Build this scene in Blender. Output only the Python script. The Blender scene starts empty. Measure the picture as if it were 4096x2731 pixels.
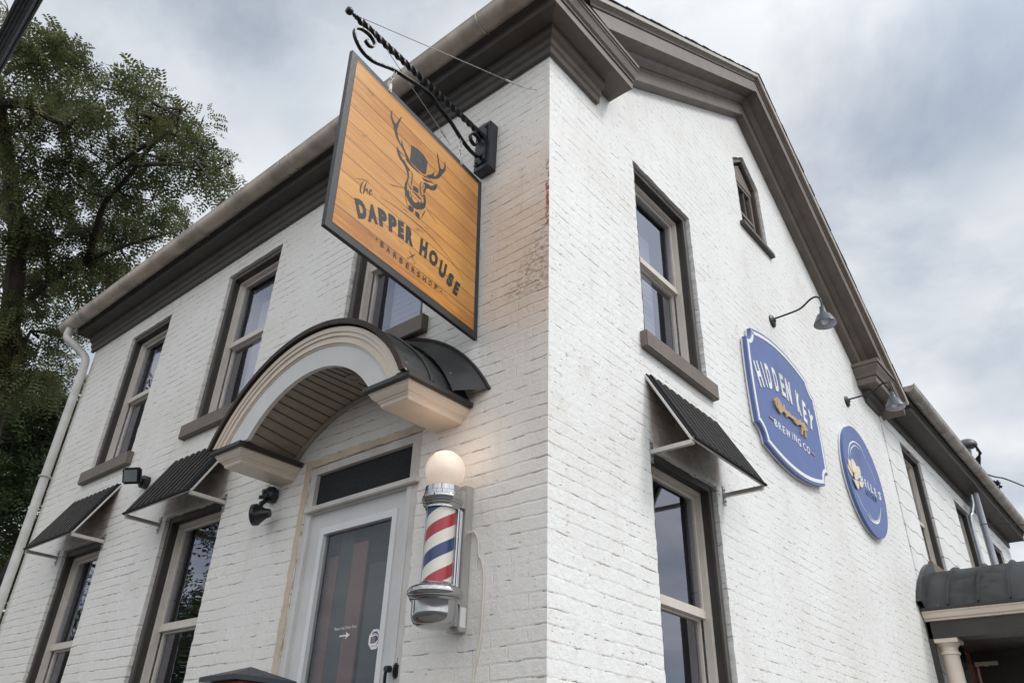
import bpy, bmesh, math, random
from mathutils import Vector, Matrix
from math import radians as rad, pi, sin, cos
random.seed(7)
sc = bpy.context.scene
# ---------------------------------------------------------------- camera
cam_d = bpy.data.cameras.new("camera"); cam = bpy.data.objects.new("camera", cam_d)
sc.collection.objects.link(cam); sc.camera = cam
cam_d.sensor_width = 36.0; cam_d.lens = 26.94; cam_d.clip_end = 500; cam_d.clip_start = 0.02
_y, _p, _r = 2.28421775, 0.5324327, 0.03302794
fw = Vector((cos(_y)*cos(_p), sin(_y)*cos(_p), sin(_p))); rt = Vector((sin(_y), -cos(_y), 0)); up = rt.cross(fw)
r2 = cos(_r)*rt + sin(_r)*up; u2 = -sin(_r)*rt + cos(_r)*up
Mx = Matrix((r2, u2, -fw)).transposed().to_4x4(); Mx.translation = Vector((2.123, -2.745, 1.55))
cam.matrix_world = Mx
# ---------------------------------------------------------------- world and sun
SUN = Vector((0.62, 0.30, 0.80)).normalized()
w = bpy.data.worlds.new("World"); sc.world = w; w.use_nodes = True
nt = w.node_tree; N = nt.nodes; Lk = nt.links; N.clear()
def wn(t, **k):
    n = N.new(t)
    for a, b in k.items(): setattr(n, a, b)
    return n
out = wn('ShaderNodeOutputWorld'); bg = wn('ShaderNodeBackground'); bg.inputs[1].default_value = 0.1
sky = wn('ShaderNodeTexSky', sky_type='NISHITA'); sky.sun_disc = False
sky.sun_elevation = math.asin(SUN.z); sky.sun_rotation = math.atan2(SUN.x, SUN.y); sky.altitude = 100
tc = wn('ShaderNodeTexCoord'); sep = wn('ShaderNodeSeparateXYZ'); Lk.new(tc.outputs['Generated'], sep.inputs[0])
zz = wn('ShaderNodeMath', operation='MAXIMUM'); Lk.new(sep.outputs[2], zz.inputs[0]); zz.inputs[1].default_value = 0.0
za = wn('ShaderNodeMath', operation='ADD'); Lk.new(zz.outputs[0], za.inputs[0]); za.inputs[1].default_value = 0.22
dv = wn('ShaderNodeVectorMath', operation='DIVIDE'); Lk.new(tc.outputs['Generated'], dv.inputs[0]); Lk.new(za.outputs[0], dv.inputs[1])
nz = wn('ShaderNodeTexNoise'); nz.inputs['Scale'].default_value = 2.3; nz.inputs['Detail'].default_value = 8; nz.inputs['Roughness'].default_value = 0.55; nz.inputs['Distortion'].default_value = 0.3
mp0 = wn('ShaderNodeMapping'); mp0.inputs['Location'].default_value = (1.3, 12.4, 0.4); Lk.new(dv.outputs[0], mp0.inputs[0]); Lk.new(mp0.outputs[0], nz.inputs['Vector'])
nz2 = wn('ShaderNodeTexNoise'); nz2.inputs['Scale'].default_value = 2.1; nz2.inputs['Detail'].default_value = 7; nz2.inputs['Distortion'].default_value = .2
mp = wn('ShaderNodeMapping'); mp.inputs['Location'].default_value = (7.5, 13.2, 0); Lk.new(dv.outputs[0], mp.inputs[0]); Lk.new(mp.outputs[0], nz2.inputs['Vector'])
cr = wn('ShaderNodeValToRGB'); e = cr.color_ramp.elements
e[0].position = 0.36; e[0].color = (5.3, 5.95, 6.8, 1); e[1].position = 0.60; e[1].color = (8.7, 9.0, 9.3, 1)
Lk.new(nz2.outputs[0], cr.inputs[0])
cm = wn('ShaderNodeValToRGB'); e = cm.color_ramp.elements
e[0].position = 0.34; e[0].color = (0.62,)*3+(1,); e[1].position = 0.50; e[1].color = (1,)*3+(1,)
Lk.new(nz.outputs[0], cm.inputs[0])
mix = wn('ShaderNodeMix', data_type='RGBA'); Lk.new(cm.outputs[0], mix.inputs[0]); Lk.new(sky.outputs[0], mix.inputs[6]); Lk.new(cr.outputs[0], mix.inputs[7])
dt = wn('ShaderNodeVectorMath', operation='DOT_PRODUCT'); Lk.new(tc.outputs['Generated'], dt.inputs[0]); dt.inputs[1].default_value = Vector((0.62, -0.28, 0.72)).normalized()
mr = wn('ShaderNodeMapRange'); Lk.new(dt.outputs['Value'], mr.inputs[0]); mr.inputs[1].default_value = 0.25; mr.inputs[2].default_value = 1.0; mr.inputs[3].default_value = 1.0; mr.inputs[4].default_value = 2.3
sm = wn('ShaderNodeVectorMath', operation='SCALE'); Lk.new(mix.outputs[2], sm.inputs[0]); Lk.new(mr.outputs[0], sm.inputs['Scale'])
wf = wn('ShaderNodeMapRange'); Lk.new(dt.outputs['Value'], wf.inputs[0]); wf.inputs[1].default_value = 0.25; wf.inputs[2].default_value = 0.85
wc = wn('ShaderNodeMix', data_type='RGBA'); Lk.new(wf.outputs[0], wc.inputs[0]); wc.inputs[6].default_value = (1, 1, 1, 1); wc.inputs[7].default_value = (1.035, 1.0, 0.955, 1)   # clouds are warmer towards the veiled sun
wm = wn('ShaderNodeVectorMath', operation='MULTIPLY'); Lk.new(sm.outputs[0], wm.inputs[0]); Lk.new(wc.outputs[2], wm.inputs[1]); Lk.new(wm.outputs[0], bg.inputs[0]); Lk.new(bg.outputs[0], out.inputs[0])
sl = bpy.data.lights.new("sun", 'SUN'); sl.energy = 1.45; sl.angle = rad(14); sl.color = (1.0, 0.97, 0.93)
so = bpy.data.objects.new("sun", sl); sc.collection.objects.link(so); so.rotation_euler = SUN.to_track_quat('Z', 'Y').to_euler(); so.location = (8, -4, 12)
sc.view_settings.view_transform = 'Standard'; sc.view_settings.look = 'None'; sc.view_settings.gamma = 1; sc.view_settings.exposure = 0.0
sc.render.engine = 'CYCLES'
# ---------------------------------------------------------------- traced sign artwork and tree layout (metres)
DATA = {'polys': {'antlerL': [(-0.2687,0.463),(-0.2776,0.4409),(-0.2796,0.414),(-0.2746,0.3905),(-0.2619,0.3708),(-0.2483,0.3551),(-0.2399,0.3316),(-0.229,0.3104),(-0.2157,0.2914),(-0.1915,0.2725),(-0.1659,0.2607),(-0.143,0.2435),(-0.1267,0.2236),(-0.1088,0.2202),(-0.0901,0.2233),(-0.103,0.231),(-0.1187,0.2454),(-0.1382,0.2626),(-0.1539,0.2769),(-0.1628,0.2938),(-0.1742,0.3136),(-0.173,0.2913),(-0.1688,0.2735),(-0.1862,0.2861),(-0.2027,0.3087),(-0.2124,0.3311),(-0.216,0.3495),(-0.2112,0.3785),(-0.2049,0.4123),(-0.1953,0.4493),(-0.1866,0.4775),(-0.1974,0.4666),(-0.2111,0.4351),(-0.2213,0.404),(-0.2311,0.3827),(-0.2427,0.3817),(-0.256,0.3947),(-0.2668,0.41),(-0.2709,0.4313),(-0.27,0.4511)],'head': [(-0.204,0.2347),(-0.2031,0.2114),(-0.1874,0.1826),(-0.1683,0.1656),(-0.1469,0.1592),(-0.1252,0.15),(-0.1093,0.133),(-0.098,0.1125),(-0.0933,0.0956),(-0.0988,0.0708),(-0.1089,0.0397),(-0.1125,0.011),(-0.1091,-0.0065),(-0.0973,-0.0318),(-0.0854,-0.0458),(-0.0717,-0.0583),(-0.0519,-0.0693),(-0.0272,-0.074),(0.0069,-0.0665),(0.0341,-0.0428),(0.0405,-0.0497),(0.0511,-0.0271),(0.061,-0.0258),(0.0725,0.004),(0.0756,0.0325),(0.0702,0.058),(0.0623,0.0787),(0.0507,0.0789),(0.0499,0.0576),(0.0565,0.0349),(0.0511,0.0088),(0.0416,0.0106),(0.0386,0.0258),(0.0296,0.0018),(0.0229,-0.0164),(0.014,0.0002),(0.0031,-0.0176),(-0.0175,-0.0356),(-0.0333,-0.0312),(-0.0457,-0.0192),(-0.0543,-0.0043),(-0.0543,-0.0295),(-0.067,-0.0149),(-0.0776,0.0185),(-0.0849,-0.0025),(-0.0926,0.029),(-0.0899,0.066),(-0.0843,0.0966),(-0.0852,0.1225),(-0.0924,0.1375),(-0.0808,0.1587),(-0.0952,0.1621),(-0.1213,0.1769),(-0.1388,0.1897),(-0.1492,0.1782),(-0.153,0.193),(-0.165,0.1951),(-0.1838,0.2095),(-0.1321,0.2101),(-0.1534,0.2137),(-0.1817,0.2203)],'hat': [(-0.0899,0.3371),(-0.0729,0.3464),(-0.0302,0.3561),(0.0218,0.3552),(0.0612,0.3359),(0.0586,0.2851),(0.0561,0.2337),(0.0282,0.2166),(-0.0044,0.2134),(-0.0443,0.2149),(-0.0774,0.2234),(-0.0894,0.2233),(-0.0883,0.2583),(-0.0881,0.3014)],'brim': [(-0.1254,0.2126),(-0.11,0.218),(-0.09,0.2156),(-0.0607,0.2078),(-0.0245,0.2047),(-0.0024,0.201),(0.0295,0.2036),(0.0578,0.2155),(0.0692,0.2134),(0.0443,0.203),(0.0118,0.1976),(-0.0203,0.1917),(-0.056,0.1905),(-0.0917,0.1931),(-0.1167,0.1975)],'antlerR': [(0.139,0.4813),(0.1434,0.4491),(0.1524,0.4177),(0.1648,0.3828),(0.171,0.3558),(0.1657,0.3263),(0.1454,0.2915),(0.1266,0.2705),(0.1303,0.3141),(0.1215,0.3008),(0.1107,0.2767),(0.0843,0.251),(0.0623,0.2312),(0.0724,0.2189),(0.1011,0.2333),(0.144,0.2642),(0.1726,0.2908),(0.1932,0.3257),(0.2065,0.3553),(0.2276,0.3912),(0.2315,0.4233),(0.2268,0.4521),(0.2168,0.4668),(0.2175,0.438),(0.2164,0.4113),(0.2038,0.3896),(0.1887,0.3795),(0.1759,0.3917),(0.1659,0.4158),(0.155,0.4521)],'brow': [(0.0254,0.1853),(0.0454,0.1917),(0.074,0.2018),(0.1029,0.2138),(0.1217,0.2142),(0.1036,0.2063),(0.0684,0.1835),(0.0433,0.175)],'earR': [(0.0494,0.1652),(0.0693,0.1739),(0.0984,0.181),(0.1061,0.179),(0.116,0.1945),(0.127,0.198),(0.1401,0.221),(0.1633,0.2369),(0.1619,0.2173),(0.1541,0.1929),(0.1372,0.1691),(0.1121,0.155),(0.083,0.1463),(0.0664,0.1276),(0.061,0.1074),(0.057,0.0884),(0.0488,0.0834),(0.0437,0.0974),(0.0531,0.1283),(0.0539,0.1494),(0.035,0.1481)],'eye': [(-0.0429,0.07),(-0.0224,0.0768),(-0.0012,0.0782),(0.008,0.0587),(-0.0048,0.0444),(-0.0258,0.042),(-0.0421,0.0501)],'must': [(-0.0552,0.0227),(-0.0275,0.025),(-0.0023,0.0206),(0.0194,0.0175),(0.0398,0.0285),(0.0289,0.0298),(0.0092,0.0332),(-0.0109,0.0351),(-0.0283,0.0326)],'bow1': [(-0.0642,-0.0822),(-0.0373,-0.0773),(-0.0268,-0.0777),(-0.0202,-0.0876),(-0.0238,-0.1055),(-0.0499,-0.1185),(-0.0674,-0.1143)],'bow2': [(-0.0117,-0.0894),(0.0153,-0.0803),(0.0301,-0.0868),(0.0334,-0.1185),(0.0159,-0.1195),(-0.0025,-0.11)]},'strokes': [(0.0044,[(-0.0879,0.1471),(-0.0694,0.1516),(-0.0587,0.1374),(-0.0577,0.1026),(-0.06,0.0657),(-0.0624,0.0376)]),(0.0033,[(-0.088,0.0674),(-0.0786,0.0456),(-0.062,0.0338),(-0.0265,0.049)]),(0.005,[(0.0284,0.1562),(0.0162,0.133),(0.0147,0.1051),(0.0202,0.0796),(0.0297,0.0573),(0.0428,0.0554),(0.0498,0.0724)]),(0.0039,[(0.0279,0.1319),(0.0395,0.1329),(0.0367,0.117),(0.0281,0.1153)]),(0.0028,[(-0.1059,-0.0098),(-0.0985,-0.0385),(-0.0862,-0.0747),(-0.0689,-0.107)]),(0.0044,[(0.0748,-0.0193),(0.0681,-0.0397),(0.0555,-0.0716),(0.0427,-0.1063)]),(0.0022,[(-0.2288,-0.0593),(-0.1928,-0.0446),(-0.1137,-0.0014)]),(0.0022,[(0.0829,-0.0059),(0.1171,-0.0192),(0.1972,-0.0433)]),(0.0028,[(-0.0651,0.0181),(-0.0602,0.0046),(-0.0545,-0.0027)]),(0.0025,[(-0.2845,-0.1936),(-0.2059,-0.1776),(-0.1328,-0.1683),(-0.0572,-0.1628),(0.0211,-0.1619),(0.1019,-0.1639),(0.1857,-0.1739),(0.2725,-0.1947),(0.3436,-0.2141),(0.4077,-0.2423),(0.4637,-0.273)]),(0.0063,[(-0.4129,-0.1827),(-0.424,-0.2124),(-0.4275,-0.2422),(-0.4234,-0.26),(-0.4121,-0.2646)]),(0.0019,[(-0.4674,-0.2074),(-0.4483,-0.1937),(-0.4174,-0.1758),(-0.3885,-0.1638),(-0.3761,-0.1684),(-0.3821,-0.1834)]),(0.0056,[(-0.391,-0.17),(-0.3979,-0.2058),(-0.4022,-0.241),(-0.4022,-0.259)]),(0.0044,[(-0.3989,-0.2446),(-0.3914,-0.2226),(-0.3808,-0.211),(-0.3807,-0.2308),(-0.3711,-0.2399)]),(0.0038,[(-0.3662,-0.2266),(-0.3537,-0.2087),(-0.3526,-0.1969),(-0.3615,-0.2024),(-0.3667,-0.2233),(-0.3597,-0.2338),(-0.3422,-0.2122)]),(0.0031,[(-0.3347,-0.4616),(-0.2932,-0.4604)]),(0.0031,[(0.2715,-0.4682),(0.3134,-0.469)]),(0.0031,[(-0.0304,-0.367),(-0.0051,-0.3892),(0.0136,-0.4138)]),(0.005,[(0.0191,-0.3647),(-0.0046,-0.3937),(-0.0229,-0.4136)]),(0.0019,[(0.0184,-0.415),(0.0261,-0.4161),(0.024,-0.4246),(0.0154,-0.43),(0.0111,-0.4256),(0.0169,-0.4159)]),(0.0019,[(-0.0338,-0.4165),(-0.0255,-0.4171),(-0.029,-0.4259),(-0.0382,-0.4305),(-0.041,-0.4258),(-0.0359,-0.4178)])],'dots': [(-0.2761,-0.461),(0.2581,-0.4668)],'letters': [('D',(-0.4142,-0.4236),(-0.3491,-0.3905),(-0.4586,-0.3264)),('A',(-0.3476,-0.3959),(-0.2784,-0.3699),(-0.3709,-0.2924)),('P',(-0.2665,-0.3657),(-0.2035,-0.352),(-0.2929,-0.2654)),('P',(-0.1964,-0.3519),(-0.1327,-0.3398),(-0.213,-0.2461)),('E',(-0.1231,-0.3405),(-0.0772,-0.3327),(-0.1359,-0.2356)),('R',(-0.0638,-0.3389),(-0.0016,-0.3302),(-0.0709,-0.2306)),('H',(0.0518,-0.3426),(0.1147,-0.338),(0.0561,-0.2303)),('O',(0.1316,-0.347),(0.2087,-0.3423),(0.1381,-0.2434)),('U',(0.2196,-0.3726),(0.28,-0.3763),(0.2393,-0.2593)),('S',(0.2946,-0.3893),(0.3438,-0.3975),(0.323,-0.2909)),('E',(0.3565,-0.4179),(0.3999,-0.4196),(0.3877,-0.3164))],'small': [('B',(-0.2449,-0.4833),(-0.2202,-0.482),(-0.2454,-0.4492)),('A',(-0.198,-0.4859),(-0.1733,-0.4846),(-0.1983,-0.4517)),('R',(-0.1447,-0.4882),(-0.12,-0.487),(-0.1447,-0.454)),('B',(-0.0955,-0.49),(-0.0708,-0.4887),(-0.0952,-0.4557)),('E',(-0.0447,-0.491),(-0.0201,-0.4898),(-0.0442,-0.4567)),('R',(0.0023,-0.4911),(0.0269,-0.4899),(0.0031,-0.4567)),('S',(0.0478,-0.4903),(0.0723,-0.4891),(0.0488,-0.4559)),('H',(0.0979,-0.4887),(0.1223,-0.4875),(0.0991,-0.4541)),('O',(0.1472,-0.4864),(0.1716,-0.4852),(0.1487,-0.4518)),('P',(0.1991,-0.4837),(0.2233,-0.4826),(0.2008,-0.4491))],'hk': [('H',(-0.5672,-0.0299),(-0.4815,0.0054),(-0.6553,0.1803)),('D',(-0.3732,0.0374),(-0.2949,0.0589),(-0.4213,0.2577)),('D',(-0.2337,0.0733),(-0.1545,0.0842),(-0.266,0.2881)),('E',(-0.1003,0.0869),(-0.0203,0.0878),(-0.1055,0.305)),('N',(0.0074,0.0794),(0.1049,0.0713),(0.0205,0.3056)),('K',(0.2233,0.0552),(0.2962,0.0262),(0.2371,0.276)),('E',(0.3391,0.0085),(0.4103,-0.0034),(0.3756,0.2304)),('Y',(0.4461,0.0019),(0.5515,-0.0422),(0.4944,0.1866)),('I',(-0.4291,0.0269),(-0.4114,0.028),(-0.5016,0.2382))],'hkkey': [(-0.2764,-0.0036),(-0.235,-0.0006),(-0.1943,-0.0263),(-0.1801,-0.0624),(-0.1209,-0.0134),(-0.1197,-0.0599),(-0.0671,-0.0555),(-0.0308,-0.0522),(-0.0013,-0.0673),(0.075,-0.0544),(0.1686,-0.062),(0.2076,-0.0263),(0.2357,-0.048),(0.3091,-0.021),(0.3201,-0.0547),(0.3668,-0.0755),(0.3257,-0.1009),(0.3042,-0.0926),(0.303,-0.125),(0.3113,-0.1645),(0.2685,-0.1773),(0.2754,-0.1136),(0.2431,-0.1198),(0.2168,-0.1713),(0.1796,-0.1845),(0.2228,-0.0794),(0.1678,-0.0941),(0.1227,-0.1159),(0.0647,-0.1108),(0.0121,-0.0937),(-0.0357,-0.0959),(-0.0742,-0.1051),(-0.119,-0.1322),(-0.1211,-0.1072),(-0.15,-0.0923),(-0.1897,-0.1074),(-0.2314,-0.1416),(-0.2657,-0.1312),(-0.3045,-0.1155),(-0.3335,-0.091),(-0.3447,-0.0596)],'hkdash': [[(-0.4763,-0.2559),(-0.3934,-0.2576)],[(0.3734,-0.2819),(0.4564,-0.2837)]],'brew': [('B',(-0.3855,-0.303),(-0.3339,-0.3044),(-0.3793,-0.2354)),('R',(-0.3077,-0.3044),(-0.2553,-0.3058),(-0.3009,-0.2363)),('E',(-0.2247,-0.3074),(-0.1803,-0.3086),(-0.2174,-0.2387)),('W',(-0.1621,-0.3081),(-0.0764,-0.3104),(-0.1543,-0.2391)),('I',(-0.0304,-0.2991),(-0.0235,-0.2993),(-0.0216,-0.229)),('N',(0.0092,-0.2935),(0.0651,-0.2949),(0.0182,-0.223)),('G',(0.0861,-0.3077),(0.1476,-0.3093),(0.0957,-0.2368)),('C',(0.1983,-0.3094),(0.2563,-0.3109),(0.2088,-0.2378)),('O',(0.2802,-0.3129),(0.3441,-0.3146),(0.2912,-0.2407))],'belle': [('B',(-0.1953,-0.0752),(-0.1108,-0.0748),(-0.1827,0.0069)),('E',(-0.0725,-0.0755),(-0.0292,-0.0812),(-0.0558,0.0084)),('L',(0.016,-0.08),(0.065,-0.0862),(0.0402,0.0112)),('L',(0.103,-0.0891),(0.1606,-0.0912),(0.1269,0.0051)),('E',(0.2158,-0.0895),(0.2662,-0.0958),(0.2252,-0.0018)),('S',(0.3333,-0.0986),(0.4136,-0.095),(0.3622,-0.0028))],'kitchen': [('K',(-0.105,-0.1719),(-0.0718,-0.1724),(-0.0786,-0.1113)),('I',(-0.0585,-0.1718),(-0.025,-0.1724),(-0.0317,-0.111)),('T',(-0.0116,-0.1718),(0.0221,-0.1723),(0.0156,-0.1107)),('C',(0.0356,-0.1717),(0.0696,-0.1722),(0.0632,-0.1103)),('H',(0.0833,-0.1716),(0.1175,-0.1721),(0.1113,-0.11)),('E',(0.1313,-0.1715),(0.1658,-0.1721),(0.1597,-0.1097)),('N',(0.1797,-0.1714),(0.2145,-0.172),(0.2085,-0.1094))],'hops': [[(-0.3556,-0.0683),(-0.3158,-0.0679),(-0.3403,-0.1)],[(-0.3001,-0.036),(-0.2692,-0.0496),(-0.2958,-0.0868),(-0.3263,-0.1231)],[(-0.3869,-0.1081),(-0.3562,-0.1204),(-0.3389,-0.1461)],[(-0.2913,-0.0994),(-0.2765,-0.1202),(-0.2857,-0.1583)],[(-0.1805,-0.0792),(-0.1624,-0.1166)],[(-0.1082,-0.0702),(-0.0964,-0.1124)],[(0.0233,-0.0936),(0.0704,-0.095),(0.1327,-0.0899)],[(0.1917,-0.0947),(0.2393,-0.0986),(0.258,-0.1131)]],'petals': [[(-0.5393,0.0129),(-0.5079,-0.0042),(-0.4589,-0.025),(-0.4304,-0.0523),(-0.4243,-0.0847),(-0.4633,-0.085),(-0.5063,-0.0668),(-0.5402,-0.0325)],[(-0.4903,0.0852),(-0.4593,0.0797),(-0.4278,0.0706),(-0.449,0.0235),(-0.4412,-0.0149),(-0.4137,-0.0399),(-0.4417,-0.0378),(-0.485,-0.0196),(-0.5104,0.0131)],[(-0.3724,0.1172),(-0.3321,0.1052),(-0.2984,0.0854),(-0.2904,0.0555),(-0.3068,0.018),(-0.3578,-0.0281),(-0.4068,-0.045),(-0.4325,-0.0213),(-0.4403,0.0172),(-0.4244,0.0634)],[(-0.2458,0.0807),(-0.1926,0.0939),(-0.1675,0.0756),(-0.1692,0.0378),(-0.1924,-0.0019),(-0.2428,-0.0448),(-0.3068,-0.0688),(-0.336,-0.0505),(-0.3287,-0.0117),(-0.297,0.0395)],[(-0.4711,-0.1205),(-0.4135,-0.1174),(-0.3365,-0.1032),(-0.3324,-0.1218),(-0.3335,-0.1536),(-0.3673,-0.1992),(-0.3925,-0.2004),(-0.4251,-0.1806),(-0.4534,-0.1535)],[(-0.3223,-0.1043),(-0.2686,-0.0891),(-0.2206,-0.093),(-0.1948,-0.1008),(-0.2406,-0.1397),(-0.2891,-0.1585),(-0.3184,-0.1446)],[(-0.4128,-0.0514),(-0.3501,-0.0275),(-0.3208,-0.0412),(-0.3192,-0.0817),(-0.3852,-0.1106),(-0.4248,-0.1028)]],'ring': [(0.018,[(-0.4376,0.111),(-0.3877,0.2019),(-0.3032,0.2968),(-0.1736,0.3702),(-0.0552,0.3964),(0.0703,0.385),(0.1593,0.2866)]),(0.012,[(-0.3712,0.1513),(-0.3113,0.237),(-0.2106,0.3044),(-0.1084,0.3489),(0.0228,0.3493)]),(0.008,[(0.1593,0.2866),(0.2636,0.2122),(0.3247,0.1336),(0.3323,0.0585)]),(0.008,[(-0.4281,-0.2115),(-0.366,-0.2731),(-0.2865,-0.3477),(-0.1876,-0.3912)]),(0.02,[(-0.1876,-0.3912),(-0.1115,-0.4327),(0.0197,-0.4297),(0.1375,-0.3906),(0.2253,-0.3181),(0.3396,-0.186)]),(0.01,[(-0.1508,-0.3726),(-0.0224,-0.414),(0.1195,-0.3773),(0.2214,-0.2825)])],'clumps': [[-6.13,-2.23,9.06,0.24],[-6.4,-1.89,9.08,0.26],[-6.69,-1.69,9.62,0.23],[-6.32,-1.5,9.27,0.2],[-6.23,-1.31,9.07,0.14],[-7.55,-1.77,9.41,0.26],[-8.66,-1.51,9.63,0.26],[-8.03,-1.32,10.02,0.25],[-7.87,-1.07,10.05,0.25],[-7.01,-0.93,9.35,0.24],[-7.56,-0.57,9.6,0.22],[-7.79,-1.17,9.42,0.27],[-7.95,-1.27,8.87,0.33],[-5.85,-1.01,8.8,0.17],[-5.87,-0.79,9.04,0.19],[-6.84,-0.23,9.97,0.2],[-6.64,0.04,9.81,0.22],[-6.59,0.31,9.69,0.2],[-6.64,0.59,9.51,0.17],[-5.77,0.51,8.62,0.1],[-6.12,-0.13,8.86,0.22],[-7.0,-0.26,9.66,0.19],[-7.2,-0.46,9.81,0.15],[-6.98,0.49,9.34,0.22],[-6.93,0.82,9.34,0.18],[-5.85,0.51,8.19,0.15],[-7.18,0.23,9.22,0.2],[-7.71,0.05,9.66,0.24],[-7.71,-0.22,9.2,0.26],[-7.66,-0.6,9.13,0.27],[-8.41,-0.63,9.13,0.25],[-8.0,-0.94,8.44,0.33],[-9.51,-1.05,9.28,0.33],[-9.0,-0.17,9.53,0.22],[-8.34,0.15,9.22,0.26],[-7.79,0.41,9.01,0.27],[-8.63,1.13,9.67,0.19],[-8.13,1.14,9.15,0.12],[-8.93,0.78,9.32,0.27],[-9.08,0.31,9.19,0.3],[-8.73,-0.22,8.66,0.27],[-8.77,-0.6,8.36,0.33],[-9.28,-0.81,8.32,0.33],[-9.05,0.34,8.59,0.28],[-8.45,0.59,8.38,0.23],[-9.06,-0.08,8.26,0.31],[-10.2,-0.25,8.42,0.37],[-8.51,0.42,7.91,0.2],[-8.68,0.16,7.76,0.23],[-9.89,0.16,8.02,0.28],[-9.52,-0.36,7.44,0.34],[-10.0,0.14,7.41,0.34],[-10.08,-0.15,7.08,0.28],[-9.47,0.35,7.48,0.2],[-11.02,0.45,7.28,0.28],[-9.44,0.5,6.75,0.23],[-9.77,0.85,6.9,0.12],[-10.19,0.12,6.57,0.35],[-10.81,0.72,7.02,0.24]],'clumps2': [[-12.16,0.93,7.18,0.6],[-12.12,1.4,7.27,0.5],[-12.95,1.02,6.93,0.6],[-12.25,1.47,6.74,0.6],[-12.41,1.84,6.99,0.3],[-13.21,1.47,6.55,0.6],[-12.04,1.62,6.25,0.45],[-12.28,1.1,5.75,0.55],[-12.38,1.62,5.77,0.55],[-13.19,1.9,5.45,0.55],[-13.13,1.65,5.07,0.5],[-12.61,1.8,4.66,0.45],[-12.83,1.76,4.32,0.5],[-13.15,1.92,6.26,0.48],[-13.3,2.17,6.89,0.37],[-12.45,1.87,3.88,0.45],[-13.57,2.23,5.24,0.31],[-14.63,2.19,8.1,0.67],[-15.0,1.89,7.59,0.79],[-15.02,2.09,6.27,0.79]],'limbs': [(0.1,[[-10.43,0.14,6.51],[-9.78,-0.29,7.43],[-9.12,-0.69,8.15],[-8.69,-1.06,8.57],[-8.23,-1.46,8.97],[-7.8,-1.78,9.25],[-7.32,-2.22,9.72]]),(0.05,[[-8.74,-1.0,8.48],[-9.04,-0.65,8.46],[-9.42,-0.19,8.28],[-9.75,0.01,7.8]]),(0.06,[[-7.83,-1.75,9.21],[-7.63,-1.52,9.27],[-7.53,-1.26,9.18],[-7.4,-1.01,9.14],[-7.41,-1.07,9.14]]),(0.05,[[-9.67,-0.18,7.6],[-9.32,-0.07,7.98],[-8.88,0.17,8.24],[-8.36,0.5,8.52],[-8.03,0.88,8.81]]),(0.045,[[-8.88,0.17,8.24],[-8.48,0.03,8.54],[-8.11,-0.09,8.76],[-7.45,-0.09,8.97],[-6.85,-0.14,9.08],[-6.26,-0.12,9.12],[-6.03,-0.19,9.24]]),(0.03,[[-7.23,-0.19,8.95],[-6.71,0.07,8.85],[-6.27,0.28,8.81]]),(0.03,[[-7.07,-0.28,9.18],[-6.7,-0.48,9.36],[-6.42,-0.67,9.42]]),(0.03,[[-7.29,-1.91,9.26],[-7.0,-1.83,9.29],[-6.86,-1.66,9.43],[-6.72,-1.55,9.57]]),(0.03,[[-6.84,-0.19,9.11],[-7.42,-0.26,9.07],[-8.29,-0.32,8.95]]),(0.05,[[-10.79,0.36,5.97],[-10.5,0.2,6.85],[-10.04,0.09,7.41]])],'cab': [[-1.192,-2.503,4.73],[-1.834,-2.455,4.911]],'wh': [0.299,10.442,6.492],'whc': [[[0.418,10.36,6.465],[0.44,10.393,6.386],[0.426,10.437,6.258],[0.354,10.498,6.055]],[[0.418,10.369,6.442],[0.446,10.399,6.37],[0.417,10.435,6.26],[0.341,10.486,6.087]],[[0.417,10.377,6.42],[0.451,10.405,6.354],[0.407,10.433,6.262],[0.327,10.473,6.119]],[[0.417,10.385,6.398],[0.456,10.412,6.339],[0.397,10.431,6.263],[0.313,10.46,6.151]],[[0.416,10.393,6.375],[0.461,10.418,6.323],[0.388,10.43,6.265],[0.3,10.447,6.183]]],'ww': [[0.307,10.872,6.19],[0.439,11.209,6.184],[0.527,11.425,6.205],[0.594,11.935,6.284],[0.681,12.944,6.453]],'wc': [[[0.397,11.32,6.155],[0.419,11.344,6.089],[0.38,11.371,5.991],[0.334,11.369,5.978]],[[0.441,11.328,6.148],[0.475,11.351,6.088]],[[0.483,11.358,6.071],[0.458,11.366,6.036]],[[0.431,11.361,6.041],[0.424,11.375,5.995]]],'wl': [[[0.299,11.31,6.147],[0.389,11.338,6.098],[0.463,11.354,6.074]],[[0.323,11.336,6.077],[0.407,11.358,6.041],[0.447,11.361,6.046]],[[0.359,11.368,5.99],[0.399,11.375,5.984],[0.422,11.369,6.011]]],'w2': [[0.359,9.268,4.918],[0.624,8.921,4.79],[0.961,8.782,4.676]]}
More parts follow.
